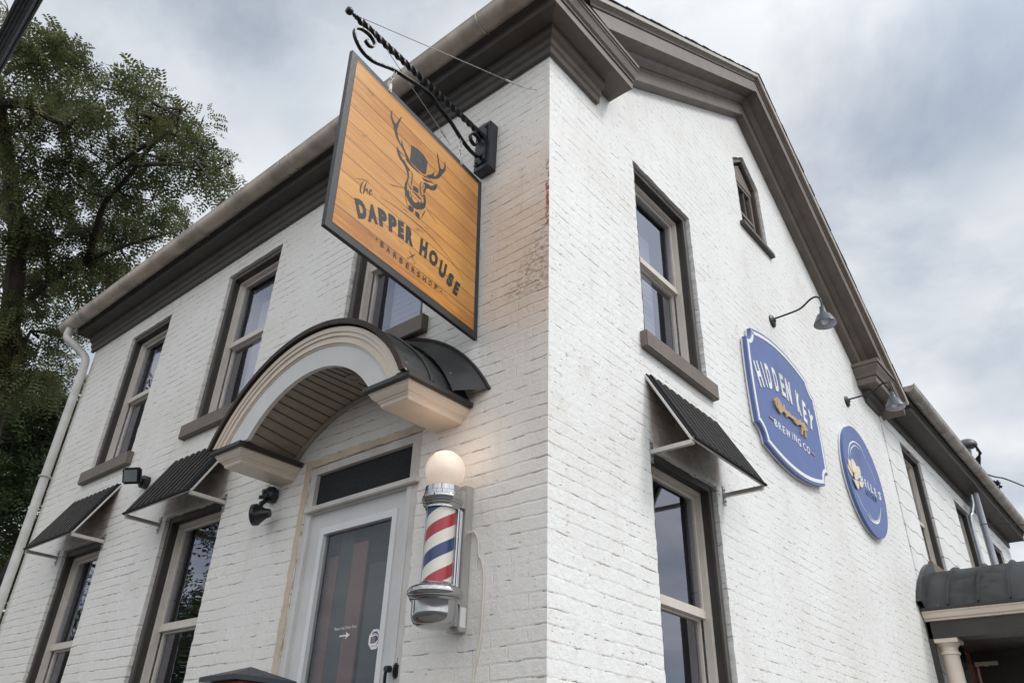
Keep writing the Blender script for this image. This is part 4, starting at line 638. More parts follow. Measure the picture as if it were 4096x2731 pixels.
# ---------------------------------------------------------------- barber pole
PX, PY = -.515, -.180
BP = thing('barber_pole', 'lit barber pole with red white and blue stripes and a glass globe beside the door', 'barber pole', (PX, 0, 2.19))
obj('back_plate', box(-.560, -.476, -.055, -.001, 2.19, 2.895, bev=.003), 'steel', BP)
obj('standoff', box(PX-.035, PX+.035, -.12, -.055, 2.77, 2.86), 'steel', BP); obj('standoff', box(PX-.03, PX+.03, -.12, -.055, 2.21, 2.30), 'steel', BP)
def globe_mat():
    g = G('lit_opal_globe'); g.col((.78, .68, .58)); g.rough(.08); g.b.inputs['Emission Color'].default_value = (1, .72, .55, 1); g.b.inputs['Emission Strength'].default_value = .30; return g.m
bm = bmesh.new(); bmesh.ops.create_uvsphere(bm, u_segments=48, v_segments=32, radius=.101); bmesh.ops.translate(bm, verts=bm.verts, vec=(PX, PY, 2.942)); obj('globe', bm, globe_mat(), BP, True)
obj('top_cap', lathe([(0, 2.872), (.056, 2.872), (.056, 2.853), (.060, 2.851), (.084, 2.849), (.090, 2.845), (.091, 2.820), (.094, 2.817), (.094, 2.800), (.101, 2.794), (.103, 2.784), (.098, 2.777), (.095, 2.774), (.099, 2.769), (.095, 2.763), (.091, 2.760), (.094, 2.755), (.089, 2.748), (.083, 2.744), (.083, 2.735), (.0, 2.735)], PX, PY, 56), 'chrome', BP, True)
obj('bottom_cap', lathe([(0, 2.382), (.079, 2.382), (.084, 2.378), (.090, 2.372), (.094, 2.368), (.108, 2.364), (.124, 2.356), (.132, 2.343), (.132, 2.328), (.124, 2.317), (.116, 2.314), (.121, 2.307), (.114, 2.300), (.109, 2.298), (.107, 2.292), (.107, 2.245), (.103, 2.220), (.091, 2.200), (.067, 2.188), (.03, 2.183), (0, 2.182)], PX, PY, 56), 'chrome', BP, True)
def stripes():
    g = G('spiral_stripes'); s = g.n('ShaderNodeSeparateXYZ'); g.l(g.c, s.inputs[0])
    th = g.math('ARCTAN2', g.math('SUBTRACT', s.outputs[1], PY), g.math('SUBTRACT', s.outputs[0], PX))
    k = g.math('FRACT', g.math('ADD', g.math('SUBTRACT', g.math('DIVIDE', s.outputs[2], .245), g.math('DIVIDE', th, 2*pi)), STRIPE_PHASE+10))
    g.col(g.mix(g.math('LESS_THAN', k, .25), g.mix(g.math('MULTIPLY', g.math('GREATER_THAN', k, .5), g.math('LESS_THAN', k, .75)), (.78, .73, .65), (.40, .014, .022)), (.016, .040, .145)))
    g.rough(.3); return g.m
STRIPE_PHASE = .707
obj('striped_cylinder', lathe([(0, 2.37), (.0705, 2.37), (.0705, 2.76), (0, 2.76)], PX, PY, 48), stripes(), BP, True)
obj('glass_tube', lathe([(.075, 2.375), (.075, 2.745)], PX, PY, 48), 'tube', BP, True)
bm = bmesh.new()
for a, q_ in ((38, .082), (52, .093), (64, .104), (74, .116), (-140, .077)): addtube(bm, [(PX+q_*cos(rad(a)), PY+q_*sin(rad(a)), 2.36), (PX+q_*cos(rad(a)), PY+q_*sin(rad(a)), 2.745)], .0062 if q_ > .08 else .003, 12)
obj('chrome_rod', bm, 'chrome', BP, True)
bm = bmesh.new()
for z in (2.80, 2.27):
    for a in (-75, -10): q = Vector((PX+(.094 if z > 2.5 else .102)*cos(rad(a)), PY+(.094 if z > 2.5 else .102)*sin(rad(a)), z)); d = Vector((cos(rad(a)), sin(rad(a)), 0)); addtube(bm, [q-d*.002, q+d*.004], .004, 8)
obj('screw', bm, 'steel', BP)
obj('warning_label', box(-.4758, -.4752, -.05, -.01, 2.21, 2.30), 'white', BP)
obj('power_cable', tube(smoothpts([(-.478, -.025, 2.655), (-.45, -.012, 2.66), (-.425, -.008, 2.62), (-.415, -.006, 2.54), (-.398, -.006, 2.515), (-.378, -.006, 2.45), (-.374, -.006, 2.36), (-.376, -.006, 2.25), (-.380, -.006, 2.16), (-.395, -.006, 2.08), (-.412, -.006, 1.98), (-.416, -.006, 1.6), (-.42, -.006, .5)], 5), .0062, 8), 'wire', BP, True)
pl = bpy.data.lights.new('globe_lamp', 'POINT'); pl.energy = .8; pl.color = (1, .66, .42); pl.shadow_soft_size = .10; po = bpy.data.objects.new('globe_lamp', pl); COL.objects.link(po); po.location = (PX, PY-.02, 3.06); po.parent = BP; po.matrix_parent_inverse = BP.matrix_world.inverted()
# ---------------------------------------------------------------- awnings
def make_awning(label, w, pr):
    """local: centre of the wall line at z=0 top, outward -Y"""
    t = thing('window_awning', label, 'awning', group='black slatted window awnings'); t['_local'] = 1
    h = .50; x = w/2; n = Vector((0, -h, -pr)).normalized() if False else None
    def F(u, s, d):  # u across, s 0 top ..1 bottom, d offset above panel
        y = -.008-(pr-.008)*s; z = -h*s; nn_ = Vector((0, -h, pr)).normalized(); return Vector((u, y, z))+nn_*d
    bm = bmesh.new(); V = [bm.verts.new(F(a, s, d)) for d in (-.004, .004) for s in (0, 1) for a in (-x, x)]
    for f in ((0, 1, 3, 2), (4, 6, 7, 5), (0, 4, 5, 1), (2, 3, 7, 6), (0, 2, 6, 4), (1, 5, 7, 3)): bm.faces.new([V[i] for i in f])
    obj('awning_panel', bm, 'awn', t)
    bm = bmesh.new(); k = 11
    for i in range(k):
        a = -x+.05+(w-.10)*i/(k-1); W = [bm.verts.new(F(a+da, s, d)) for d in (.004, .016) for s in (.0, .995) for da in (-.020, .020)]
        W[4].co = F(a-.014, 0, .016); W[5].co = F(a+.014, 0, .016); W[6].co = F(a-.014, .995, .016); W[7].co = F(a+.014, .995, .016)
        for f in ((4, 6, 7, 5), (0, 4, 5, 1), (2, 3, 7, 6), (0, 2, 6, 4), (1, 5, 7, 3)): bm.faces.new([W[i_] for i_ in f])
    obj('panel_slat', bm, 'awn', t)
    bm = bmesh.new()
    for i in range(k-1):
        a = -x+.05+(w-.10)*(i+.36)/(k-1)-.0; W = [bm.verts.new(F(a+da, s, d)) for d in (.0150, .0175) for s in (.005, .99) for da in (-.0019, .0019)]
        for f in ((4, 6, 7, 5), (0, 4, 5, 1), (2, 3, 7, 6), (0, 2, 6, 4), (1, 5, 7, 3)): bm.faces.new([W[i_] for i_ in f])
    obj('pale_stripe', bm, 'rib', t)
    bm = bmesh.new()
    for s in (-1, 1): addtube(bm, [F(s*(x-.006), -.01, -.012), F(s*(x-.006), 1.0, -.012)], .010, 8)
    addtube(bm, [F(-x, 1.0, -.004), F(x, 1.0, -.004)], .012, 8); obj('edge_rail', bm, 'arm', t, True)
    obj('front_edge', tube([F(-x, 1.01, .006), F(x, 1.01, .006)], .010, 8), 'awn', t, True)
    for s in (-1, 1):
        bm = bmesh.new(); bx(bm, s*(x-.012)-.013, s*(x-.012)+.013, -pr+.008, -.004, -h-.032, -h-.006); ar = obj('arm', bm, 'arm', t)
        bm = box(s*(x-.012)-.016, s*(x-.012)+.016, -.006, .0, -h-.085, -h+.045); 
        for z in (-h-.06, -h+.02): addtube(bm, [(s*(x-.012), -.006, z), (s*(x-.012), -.014, z)], .007, 6)
        obj('arm_foot', bm, 'galv', t)
    return t
A1 = make_awning('black slatted awning over the left ground floor window, next to the downspout', .955, .285); A1.location = (-5.288, -.001, 3.835)
A2 = copy_tree(A1); A2['label'] = 'black slatted awning over the window between floodlight and door canopy'; A2.location = (-3.405, -.001, 3.815)
A3 = copy_tree(A1); A3['label'] = 'black slatted awning on the side wall under the upstairs window'; A3.location = (.001, 1.460, 3.825); A3.rotation_euler = (0, 0, pi/2)
# ---------------------------------------------------------------- wall signs
HK = thing('brewery_sign', 'blue shield shaped brewery sign with a gold key on the side wall', 'sign', (.05, 3.31, 4.47)); HK['_local'] = 1
def shield(s):
    o = []; cy, cz_ = .735, .505
    cr_ = .115
    def cut(sx, sz, rev):
        c_ = (sx*(.725), sz*(.52)); pts = []
        for k in range(9):
            t = pi/2*k/8; pts.append((c_[0]-sx*.125*cos(t), c_[1]-sz*.135*sin(t)))
        return pts[::-1] if rev else pts
    top = [(-.60+1.2*k/24, .52+.095*(1-((k-12)/12)**2)) for k in range(25)]
    right = [(.725+.02*(1-((k-8)/8)**2), .385-.77*k/16) for k in range(17)]
    o += top + cut(1, 1, True)[0:0] + [(.60+.0, .52)] + [(.725-.125*cos(t), .52-.135*sin(t)) for t in [pi/2*k/8 for k in range(1, 9)]] + right + [(.725-.125*sin(t), -.52+.135*cos(t)) for t in [pi/2*k/8 for k in range(1, 9)]]
    o += [(-a, -b_) for a, b_ in top] and [(.60-1.2*k/24, -.52-.095*(1-((k-12)/12)**2)) for k in range(25)]
    o += [(-.725+.125*cos(t), -.52+.135*sin(t)) for t in [pi/2*k/8 for k in range(1, 9)]] + [(-.725-.02*(1-((k-8)/8)**2), -.385+.77*k/16) for k in range(17)] + [(-.725+.125*sin(t), .52-.135*cos(t)) for t in [pi/2*k/8 for k in range(1, 9)]]
    q = []
    for p in o:
        if not q or (abs(q[-1][0]-p[0])+abs(q[-1][1]-p[1])) > 1e-5: q.append(p)
    return [(a*s, b_*s) for a, b_ in q]
def offs(lp, d):
    n = len(lp); o = []
    for i in range(n):
        a, b_, c_ = Vector(lp[i-1]), Vector(lp[i]), Vector(lp[(i+1) % n]); t = ((b_-a).normalized()+(c_-b_).normalized()).normalized(); o.append((b_.x+t.y*d, b_.y-t.x*d))
    return o
sh = shield(1.0)
def ML(d): m = M0.copy(); m[0][3] = d; return m
obj('sign_board', joinme([fill([sh], .03, ML(-.014))]), 'blue', HK); obj('sign_back', joinme([fill([offs(sh, .0)], .012, ML(-.036))]), 'white', HK)
obj('white_border', joinme([fill([offs(sh, .022), offs(sh, .055)], .003, ML(.003))]), 'white', HK)
def flat(name, bm, d, mat, par, th=.004):
    if th:
        r = bmesh.ops.extrude_face_region(bm, geom=bm.faces[:]); bmesh.ops.translate(bm, verts=[v for v in r['geom'] if isinstance(v, bmesh.types.BMVert)], vec=(0, 0, th))
    bmesh.ops.transform(bm, matrix=ML(d), verts=bm.verts); return obj(name, bm, mat, par)
flat('lettering', letters(DATA['hk'], .038), .0015, 'white', HK, .006)
flat('small_lettering', letters(DATA['brew'], .012), .0015, 'white', HK, .003)
KR = flat('key_relief', joinme([fill([DATA['hkkey']], 0)]), .002, 'gold', HK, .014)
bm = bmesh.new()
for s in DATA['hops']: merge(bm, ribbon(s, .007))
flat('carved_line', bm, .0165, 'blackp', HK, 0)
bm = bmesh.new()
for s in DATA['hkdash']: merge(bm, ribbon(s, .012, False))
flat('gold_dash', bm, .002, 'gold', HK, .006)
OV = thing('round_sign', 'round blue kitchen sign with a cream flower on the side wall', 'sign', (.05, 5.22, 4.39)); OV['_local'] = 1
circ = lambda r, n=72: [(r*cos(2*pi*k/n), r*sin(2*pi*k/n)) for k in range(n)]
obj('sign_board', joinme([fill([circ(.575)], .03, ML(-.014))]), 'blue', OV); obj('sign_back', joinme([fill([circ(.575)], .012, ML(-.036))]), 'white', OV)
bm = bmesh.new()
for wd, s in DATA['ring'][:4]: merge(bm, ribbon(s, wd))
bmesh.ops.transform(bm, matrix=ML(.0025), verts=bm.verts)
b2_ = bmesh.new()
for wd, s in DATA['ring'][4:]: merge(b2_, ribbon(s, wd))
bmesh.ops.transform(b2_, matrix=ML(.0035), verts=b2_.verts); merge(bm, b2_); obj('white_ring', bm, 'white', OV)
flat('lettering', letters(DATA['belle'], .02), .0015, 'white', OV, .004); flat('small_lettering', letters(DATA['kitchen'], .0), .0015, 'navy', OV, .002)
for i, s in enumerate(DATA['petals']): flat('flower_petal', joinme([fill([s], 0)]), .002+.002*i, 'petal', OV, .006+.003*(i % 3))
# ---------------------------------------------------------------- gooseneck lamps
def lamp(label, y, z):
    t = thing('wall_lamp', label, 'lamp', (0, y, z), 'gooseneck lamps on the side wall'); t['_local'] = 1
    obj('wall_plate', lathe([(0, 0), (.062, 0), (.062, .012), (.05, .022), (.02, .028), (.012, .04), (0, .04)], 0, 0, 28, Matrix.Rotation(pi/2, 4, 'Y')), 'iron', t, True)
    obj('gooseneck', tube(smoothpts([(.02, 0, .02), (.15, 0, .022), (.26, 0, .03), (.32, 0, .055), (.37, 0, .088), (.42, 0, .102), (.455, 0, .085), (.47, 0, .04), (.472, 0, -.03)], 6), .0085, 10), 'iron', t, True)
    sh_ = obj('shade', lathe([(.0, -.025), (.024, -.025), (.026, -.06), (.032, -.085), (.040, -.098), (.06, -.115), (.098, -.198), (.100, -.204), (.094, -.2), (.056, -.122), (.0, -.10)], .468, 0, 36), 'lampgrey', t, True)
    obj('shade_lining', lathe([(.0, -.118), (.052, -.124), (.0955, -.2035)], .468, 0, 36), 'lampin', t, True)
    bm = bmesh.new(); bmesh.ops.create_uvsphere(bm, u_segments=20, v_segments=14, radius=.034); bmesh.ops.translate(bm, verts=bm.verts, vec=(.468, 0, -.168)); obj('bulb', bm, 'white', t, True); return t
L1 = lamp('grey gooseneck lamp above the blue shield shaped sign', 3.41, 5.42); L2 = copy_tree(L1); L2.location = (0, 5.325, 5.34); L2['label'] = 'grey gooseneck lamp above the round blue sign'
# ---------------------------------------------------------------- small lights on the front wall
FL = thing('floodlight', 'square black floodlight between the two ground floor window awnings', 'floodlight', (-4.31, 0, 3.73))
obj('wall_base', lathe([(0, 0), (.055, 0), (.055, .05), (.045, .06), (0, .06)], 0, 0, 24, Matrix.Translation((-4.30, 0, 3.735)) @ Matrix.Rotation(pi/2, 4, 'X')), 'blackp', FL, True)
bm = tube([(-4.30, -.055, 3.735), (-4.29, -.10, 3.725)], .028, 12); obj('knuckle', bm, 'blackp', FL, True)
Mh = Matrix.Translation((-4.265, -.155, 3.745)) @ Matrix.Rotation(rad(30), 4, 'Z') @ Matrix.Rotation(rad(20), 4, 'X')
bm = box(-.085, .085, -.022, .022, -.068, .068, bev=.014); bmesh.ops.transform(bm, matrix=Mh, verts=bm.verts); HD = obj('lamp_head', bm, 'blackp', FL, True)
bm = box(-.060, .060, -.0245, -.021, -.048, .048); bmesh.ops.transform(bm, matrix=Mh, verts=bm.verts); obj('lens', bm, plain('floodlight_lens', (.22, .25, .25), .12, .3), HD)
SPT = thing('spotlight', 'round black spotlight under the left end of the door canopy', 'spotlight', (-2.30, 0, 3.2))
bm = bmesh.new(); bmesh.ops.create_icosphere(bm, subdivisions=2, radius=1)
for v in bm.verts: v.co = Vector((-2.305+v.co.x*.062, -.035+v.co.y*.055, 3.218+v.co.z*.058))
obj('junction_box', bm, 'blackp', SPT)
bm = tube([(-2.30, -.085, 3.225), (-2.30, -.10, 3.225)], .014, 12); addtube(bm, [(-2.34, -.07, 3.20), (-2.35, -.09, 3.195)], .013, 12); obj('cover_screw', bm, 'block', SPT)
obj('knuckle', tube([(-2.31, -.06, 3.17), (-2.315, -.085, 3.145), (-2.30, -.095, 3.11)], [.014, .018, .012], 12), 'blackp', SPT, True)
obj('lamp_head', lathe([(0, .0), (.026, .0), (.034, .03), (.060, .075), (.070, .085), (.070, .112), (.064, .112), (.05, .09), (0, .085)], 0, 0, 32, Matrix.Translation((-2.205, -.075, 3.065)) @ Vector((-.80, -.50, -.10)).to_track_quat('Z', 'Y').to_matrix().to_4x4()), 'blackp', SPT, True)
# ---------------------------------------------------------------- pier at the bottom edge
PI = thing('brick_pier', 'red brick pier with a dark pyramid cap in front of the door', 'pier', (-1.147, -.675, 0))
obj('pier_shaft', box(-1.26, -1.035, -.79, -.56, .13, 1.93), 'red', PI)
bm = bmesh.new(); q = [bm.verts.new(p) for p in ((-1.29, -.83, 1.932), (-1.003, -.83, 1.932), (-1.003, -.52, 1.932), (-1.29, -.52, 1.932), (-1.29, -.83, 1.952), (-1.003, -.83, 1.952), (-1.003, -.52, 1.952), (-1.29, -.52, 1.952))]; ap = bm.verts.new((-1.147, -.675, 2.005))
bm.faces.new(q[:4][::-1])
for i in range(4): bm.faces.new((q[i], q[(i+1) % 4], q[4+(i+1) % 4], q[4+i])); bm.faces.new((q[4+i], q[4+(i+1) % 4], ap))
obj('pier_cap', bm, 'block', PI)
# ---------------------------------------------------------------- rear wing
WG_ = thing('rear_wing', 'lower white shingled wing behind the gable with a zinc gutter', 'building', (0, 6.6, 0))
ops = [(7.30, 8.17, 4.0, 5.55), (9.83, 10.69, 3.98, 5.51), (12.13, 12.94, 3.9, 5.43)]
edge = [(6.604+random.uniform(-.01, .012), .0+5.7*k/60) for k in range(61)]
link('shingled_wall', fill([edge+[(13.86, 5.7), (13.86, 0)]]+[jag(rect(*o), amp=.003) for o in ops]+[rect(7.45, 8.55, .1, 3.2)], .28, MS(-.128)), 'siding', WG_)
win = make_window(.87, 1.53, .66, None, WG_)
for i, o in enumerate(ops):
    wx = win if i == 0 else copy_tree(win, WG_)
    wx.matrix_parent_inverse = WG_.matrix_world.inverted(); place(wx, .012, (o[0]+o[1])/2, o[3]-1.53, True)
yl, yr = 6.62, 13.98
obj('frieze', prism([(.012, 5.70), (.034, 5.70), (.04, 5.82), (.012, 5.82)], lambda d, z: (d, yl, z), lambda d, z: (d, yr-.1, z)), 'trim_dark', WG_)
obj('eave_soffit', prism([(.012, 5.821), (.25, 5.821), (.255, 5.815), (.275, 5.815), (.28, 5.90), (.30, 5.93), (.30, 5.965), (.012, 5.97)], lambda d, z: (d, 6.76, z), lambda d, z: (d, yr, z)), 'trim_dark', WG_)
bm = bmesh.new(); V = [bm.verts.new(p) for p in ((.30, 6.7, 5.985), (.30, 14.05, 5.985), (-3.2, 14.05, 7.2), (-3.2, 6.7, 7.2), (.30, 6.7, 5.967), (.30, 14.05, 5.967), (-3.2, 14.05, 7.18), (-3.2, 6.7, 7.18))]
for f in ((0, 1, 2, 3), (7, 6, 5, 4), (0, 4, 5, 1), (1, 5, 6, 2), (2, 6, 7, 3), (3, 7, 4, 0)): bm.faces.new([V[i] for i in f])
obj('roof', bm, 'shingle', WG_)
gutter('gutter', None, 6.70, 14.1, .375, 5.985, .075, 'y', 'gutter2', WG_, 0, (7.35, 8.25, 9.1, 9.95, 10.8, 11.7, 12.6, 13.5))
obj('end_wall', box(-3.2, .0, 13.862, 13.95, 0, 5.7), 'siding', WG_)
# service mast
SM = thing('service_mast', 'galvanised electric service mast with a drip head rising past the rear gutter', 'mast', (.17, 10.75, 3.8))
obj('mast_pipe', tube([(.17, 10.75, 3.6), (.17, 10.75, 5.80), (DATA['wh'][0], DATA['wh'][1]-.03, DATA['wh'][2]-.05)], .052, 16), 'galv', SM, True)
obj('conduit', tube(smoothpts([(.06, 10.45, 3.6), (.06, 10.45, 5.2), (.09, 10.52, 5.45), (.12, 10.62, 5.62), (.13, 10.64, 5.78)], 5), .030, 12), 'galv', SM, True)
hx, hy, hz = DATA['wh']
bm = bmesh.new(); bmesh.ops.create_uvsphere(bm, u_segments=24, v_segments=16, radius=1)
for v in bm.verts: v.co = Vector((hx+v.co.x*.15, hy+v.co.y*.17, hz+v.co.z*(.11 if v.co.z > 0 else .07)+v.co.y*.03))
obj('weatherhead', bm, 'lampgrey', SM, True)
for q in DATA['whc']: obj('service_cable', tube(smoothpts(q, 5), .013, 6), 'cable', SM, True)
obj('tie_wire', tube(smoothpts([(.14, 10.70, 5.30)]+DATA['w2'], 4), .007, 5), 'cable', SM)
OW = thing('overhead_wire', 'black overhead service wire with splice connectors beside the rear gutter', 'cable', DATA['ww'][0])
obj('wire', tube(smoothpts(DATA['ww'], 6), .012, 6), 'cable', OW, True)
for q in DATA['wc']: obj('connector', tube(q, .026, 8), 'blackp', OW, True)
for q in DATA['wl']: obj('lead', tube(smoothpts(q, 5), .010, 6), 'cable', OW, True)
# ---------------------------------------------------------------- side porch
PO = thing('side_porch', 'porch with barrel shaped dark seamed metal roof on cream columns beside the rear wing', 'porch', (.0, 7.5, 0))
yc, zc, r = 7.5, 2.535, 1.380; a0 = math.asin((3.345-zc)/r); XE = 2.4
def barrel(r1, r0, x0, x1, n=36):
    bm = bmesh.new(); R = []
    for x in (x0, x1):
        for rr_ in (r1, r0): R.append([bm.verts.new((x, yc-rr_*cos(a0+(pi-2*a0)*k/n), zc+rr_*sin(a0+(pi-2*a0)*k/n))) for k in range(n+1)])
    for k in range(n):
        bm.faces.new((R[0][k], R[0][k+1], R[2][k+1], R[2][k])); bm.faces.new((R[1][k+1], R[1][k], R[3][k], R[3][k+1])); bm.faces.new((R[0][k+1], R[0][k], R[1][k], R[1][k+1])); bm.faces.new((R[2][k], R[2][k+1], R[3][k+1], R[3][k]))
    return bm
PR = obj('porch_roof', barrel(r, r-.03, .014, XE), 'seam', PO, True)
for i in range(8): obj('seam', barrel(r+.028, r-.004, .285*(i+1)-.006, .285*(i+1)+.006), 'seam', PR)
obj('wall_flashing', barrel(r+.10, r-.002, .013, .06), 'seam', PR)
bm = box(.013, XE, 6.37, 6.46, 3.315, 3.344, bev=.003); obj('gutter_edge', bm, 'capmetal', PO)
for y0_, s in ((6.385, 1), (8.615, -1)):
    bm = prism([(0, 3.314), (0, 3.30), (.012, 3.29), (.03, 3.25), (.055, 3.235), (.055, 3.225), (.075, 3.222), (.20, 3.222), (.20, 3.314)], lambda d, z: (.013, y0_+s*d, z), lambda d, z: (XE-.02, y0_+s*d, z)); obj('crown_moulding', bm, 'cream', PO)
    obj('beam', box(.013, XE-.05, *( (y0_+.085, y0_+.33) if s > 0 else (y0_-.33, y0_-.085)), 3.055, 3.2215), 'reveal', PO)
obj('ceiling', box(.02, XE-.06, 6.72, 8.28, 3.16, 3.18), 'reveal', PO); obj('back_beam', box(.06, XE-.06, 8.29, 8.52, 2.78, 3.054), 'reveal', PO)
for xx, yy in ((.145, 6.60), (1.08, 6.60), (.145, 8.40), (1.08, 8.40), (2.2, 6.6), (2.2, 8.4)):
    cl_ = obj('column', lathe([(0, .13), (.11, .13), (.11, .2), (.09, .23), (.095, .3), (.082, 2.90), (.095, 2.905), (.098, 2.92), (.095, 2.93), (.084, 2.935), (.084, 2.97), (.10, 2.99), (.115, 3.01), (0, 3.01)], xx, yy, 32), 'cream', PO, True)
    obj('capital', box(xx-.125, xx+.125, yy-.125, yy+.125, 3.0105, 3.054, bev=.004), 'cream', cl_)
obj('corner_board', box(.001, .05, 6.47, 6.515, .13, 3.31), 'capmetal', PO)
DO = obj('door', joinme([fill([rect(7.46, 8.0, .14, 3.18), rect(7.53, 7.93, .9, 2.72)], .05, MS(-.02))]), 'blackp', WG_); DO['label'] = 'black door under the side porch'
obj('door_pane', joinme([fill([rect(7.52, 7.94, .88, 2.74)], 0, MS(-.02))]), 'glass', DO); obj('door_logo', joinme([fill([[(7.28+.035*cos(t*.4)+.25, 2.95+.05*sin(t*.4)) for t in range(16)]], .002, MS(.008))]), 'white', DO)
obj('lobby_wall', box(-.10, -.06, 7.4, 8.6, .1, 3.2), 'red', WG_); obj('brick_panel', box(-.055, .0, 8.02, 8.56, .1, 3.2), 'red', WG_)
NB = thing('neighbour_house', 'distant pale house with a dark roof beyond the porch', 'house', (6, 24, 0))
obj('wall', box(2.2, 9.5, 22, 30, 0, 5.6), 'siding', NB)
bm = prism([(1.9, 5.6), (9.9, 5.6), (5.9, 8.2)], lambda a, z: (a, 21.6, z), lambda a, z: (a, 30.3, z)); obj('roof', bm, 'shingle', NB)
for x in (3.0, 4.6, 6.2): q_ = obj('window', joinme([fill([rect(x, x+.9, 3.2, 4.7), rect(x+.06, x+.84, 3.26, 4.64)], .08, MF(21.99))]), 'frame', NB); obj('pane', joinme([fill([rect(x+.05, x+.85, 3.25, 4.65)], 0, MF(21.985))]), 'dark', q_)
# ---------------------------------------------------------------- overhead cable bundle, top left
CB = thing('cable_bundle', 'thick black overhead cable bundle crossing the top left corner', 'cable', (-1.5, -2.5, 5.0))
pA, pB = Vector((-1.48, -2.47, 5.0)), Vector((-1.62, -2.0, 4.0))
import numpy as np
pA = Vector(DATA['cab'][0]); pB = Vector(DATA['cab'][1]); d_ = (pB-pA).normalized()
CB.location = pA; bpy.context.view_layer.update()
obj('main_cable', tube([pA-d_*4, pB+d_*4], .034, 14), 'cable', CB, True)
s1 = d_.orthogonal().normalized(); s2 = d_.cross(s1); bm = bmesh.new()
for k in range(5): o_ = s1*.036*cos(k*1.3)+s2*.036*sin(k*1.3); addtube(bm, [pA-d_*4+o_, pB+d_*4+o_*1.05], .012, 8)
obj('strand', bm, 'cable', CB, True)
obj('thin_wire', tube([pA-d_*4+s1*.075, pA+d_*.6+s1*.055, pB+d_*4+s1*.07], .006, 6), 'cable', CB)
# ---------------------------------------------------------------- trees
rng = np.random.default_rng(5)
def foliage(name, clumps, per, mat, parent, leaf=.032, pairs=6, step=.034, droop=.35):
    """pinnate sprays: each has a stalk with paired leaflets"""
    C_ = []
    for x, y, z, r in clumps:
        m = max(5, int(26*r)); sub = rng.normal(size=(m, 3)); sub /= np.linalg.norm(sub, axis=1)[:, None]; sub *= (r*rng.random(m)**.5)[:, None]; sub[:, 2] *= .85
        rs = rng.uniform(.10, .30, m)*(.55+.5*r); n = int(per*r*r*10); idx = rng.choice(m, n, p=rs**2/np.sum(rs**2))
        q_ = rng.normal(size=(n, 3))*np.array([.62, .62, .26])*rs[idx][:, None]; q_[:, 2] -= .55*(q_[:, 0]**2+q_[:, 1]**2)/rs[idx]
        C_.append(sub[idx]+q_+np.array([x, y, z]))
    P = np.concatenate(C_); cen = np.concatenate([np.repeat(np.array([[x, y, z]]), len(c), 0) for (x, y, z, r), c in zip(clumps, C_)])
    n = len(P); d = (P-cen); d /= np.linalg.norm(d, axis=1)[:, None]+1e-6; d += rng.normal(size=(n, 3))*.55; d[:, 2] -= droop; d /= np.linalg.norm(d, axis=1)[:, None]
    up_ = rng.normal(size=(n, 3))*.5+np.array([0, 0, 1.0]); sd = np.cross(d, up_); sd /= np.linalg.norm(sd, axis=1)[:, None]+1e-6; nm = np.cross(sd, d)
    q = []; sz = rng.uniform(.75, 1.3, n)[:, None]
    for k in range(pairs):
        for s in (-1, 1):
            b_ = P+d*sz*step*k-np.array([0, 0, 1])*sz*(k*step)**2*1.2; L = leaf*(1-.07*abs(k-pairs*.4)); a = (sd*s*.9+d*.45+nm*rng.uniform(-.35, .35, (n, 1))); w_ = (d*.5-sd*s*.25)*L*.42*sz
            q.append(np.stack([b_, b_+a*L*.5*sz-w_*.9, b_+a*L*sz, b_+a*L*.5*sz+w_*.9], 1))
    V = np.concatenate(q).reshape(-1, 3).astype(np.float32); m = len(V)//4
    me = bpy.data.meshes.new('foliage'); me.vertices.add(len(V)); me.vertices.foreach_set('co', V.ravel()); me.loops.add(m*4); me.loops.foreach_set('vertex_index', np.arange(m*4, dtype=np.int32)); me.polygons.add(m); me.polygons.foreach_set('loop_start', np.arange(0, m*4, 4, dtype=np.int32)); me.update(); me.validate()
    return link(name, me, mat, parent), P
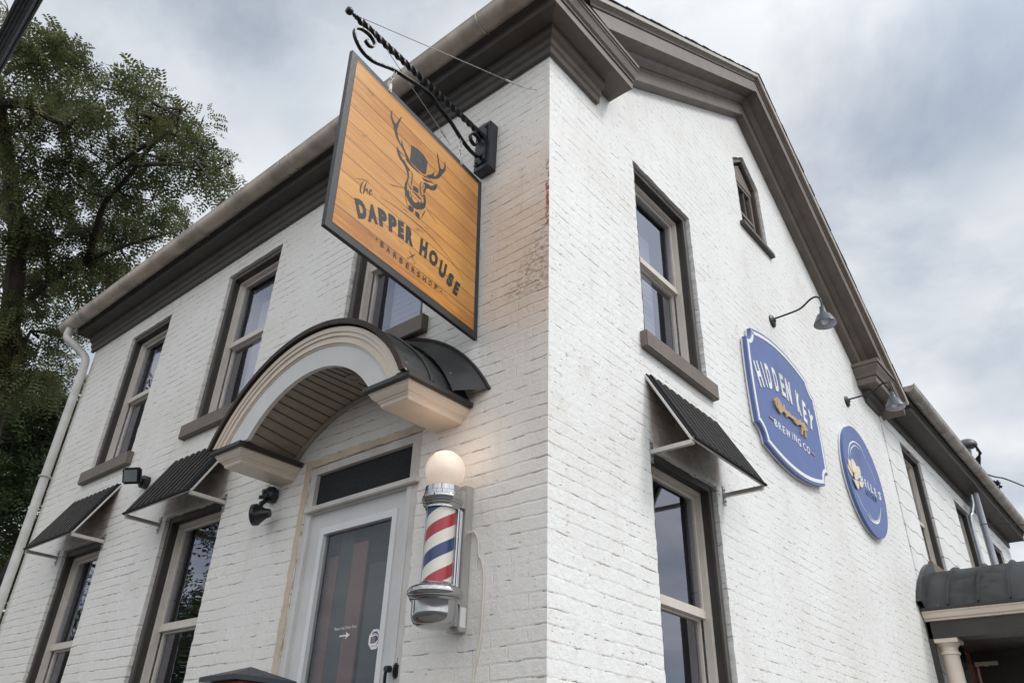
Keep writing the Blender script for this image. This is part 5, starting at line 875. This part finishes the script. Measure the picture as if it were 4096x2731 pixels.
def limbs(parent, lim, tips, name='limb', extra=True):
    tr = bmesh.new(); 
    for r, pts in lim: P = smoothpts(pts, 5); n = len(P); addtube(tr, P, [r*(1-.72*i/(n-1)) for i in range(n)], 8)
    if extra:
        nodes = [Vector(p) for r, pts in lim for p in smoothpts(pts, 4)]
        for x, y, z, r in tips:
            c = Vector((x, y, z)); best = min(nodes, key=lambda q: (q-c).length+max(0, q.z-c.z)*.5)
            mid = best.lerp(c, .5)+Vector((random.uniform(-.12, .12), random.uniform(-.12, .12), -.08)); P = smoothpts([best, mid, c], 4); addtube(tr, P, [.022*(1-.6*i/(len(P)-1)) for i in range(len(P))], 5, False)
            for _ in range(9):
                e = c+Vector((random.gauss(0, 1), random.gauss(0, 1), random.gauss(.1, .8))).normalized()*r*.85; addtube(tr, smoothpts([c, c.lerp(e, .5)+Vector((0, 0, .04)), e], 3), [.009, .008, .007, .006, .005, .005, .004], 4, False)
    return obj(name, tr, 'bark', parent, True)
T1 = thing('locust_tree', 'tall locust tree with feathery green crown behind the left end of the building', 'tree', tuple(DATA['limbs'][0][1][0][:2])+(0,))
b0 = DATA['limbs'][0][1][0]
limbs(T1, [(.26, [(b0[0]-.2, b0[1]+.1, 0), (b0[0]-.1, b0[1], b0[2]*.5), tuple(b0)])]+[(r*1.6 if i == 0 else r*1.2, p) for i, (r, p) in enumerate(DATA['limbs'])], DATA['clumps'], 'trunk')
foliage('crown', DATA['clumps'], 175, 'leaf', T1, leaf=.066, pairs=6, step=.040, droop=.6)
T2 = thing('dark_tree', 'dense dark broad leaved tree behind the downspout at the lower left', 'tree', (DATA['clumps2'][0][0], DATA['clumps2'][0][1], 0))
c2 = DATA['clumps2']; x0, y0 = c2[2][0], c2[2][1]
limbs(T2, [(.28, [(x0-.6, y0+.5, 0), (x0-.5, y0+.4, 2.5), (x0-.4, y0+.3, 5), (x0, y0, 7)]), (.1, [(x0-.5, y0+.4, 2.6), (x0+.6, y0+.5, 4), (x0+1.0, y0+.6, 5.5)])], c2, 'trunk')
foliage('crown', c2, 95, 'leaf2', T2, leaf=.095, pairs=3, step=.085, droop=.5)
# a street tree across the road, seen mirrored in the windows
T3 = thing('street_tree', 'leafy street tree across the road, seen only as a reflection in the windows', 'tree', (-14.5, -4.6, 0))
c3_ = []
for k in range(40):
    a = random.uniform(0, 6.28); h = random.uniform(3.0, 10.2); q = random.uniform(.2, 2.3)*(1-.07*abs(h-6)); c3_.append([-14.5+q*cos(a), -4.6+q*sin(a), h, random.uniform(.55, .95)])
limbs(T3, [(.2, [(-14.5, -4.6, 0), (-14.4, -4.6, 3), (-14.6, -4.7, 6)])], c3_, 'trunk')
foliage('crown', c3_, 30, 'leaf2', T3, leaf=.10, pairs=3, step=.09)

for o in bpy.data.objects:
    if '_local' in o: del o['_local']
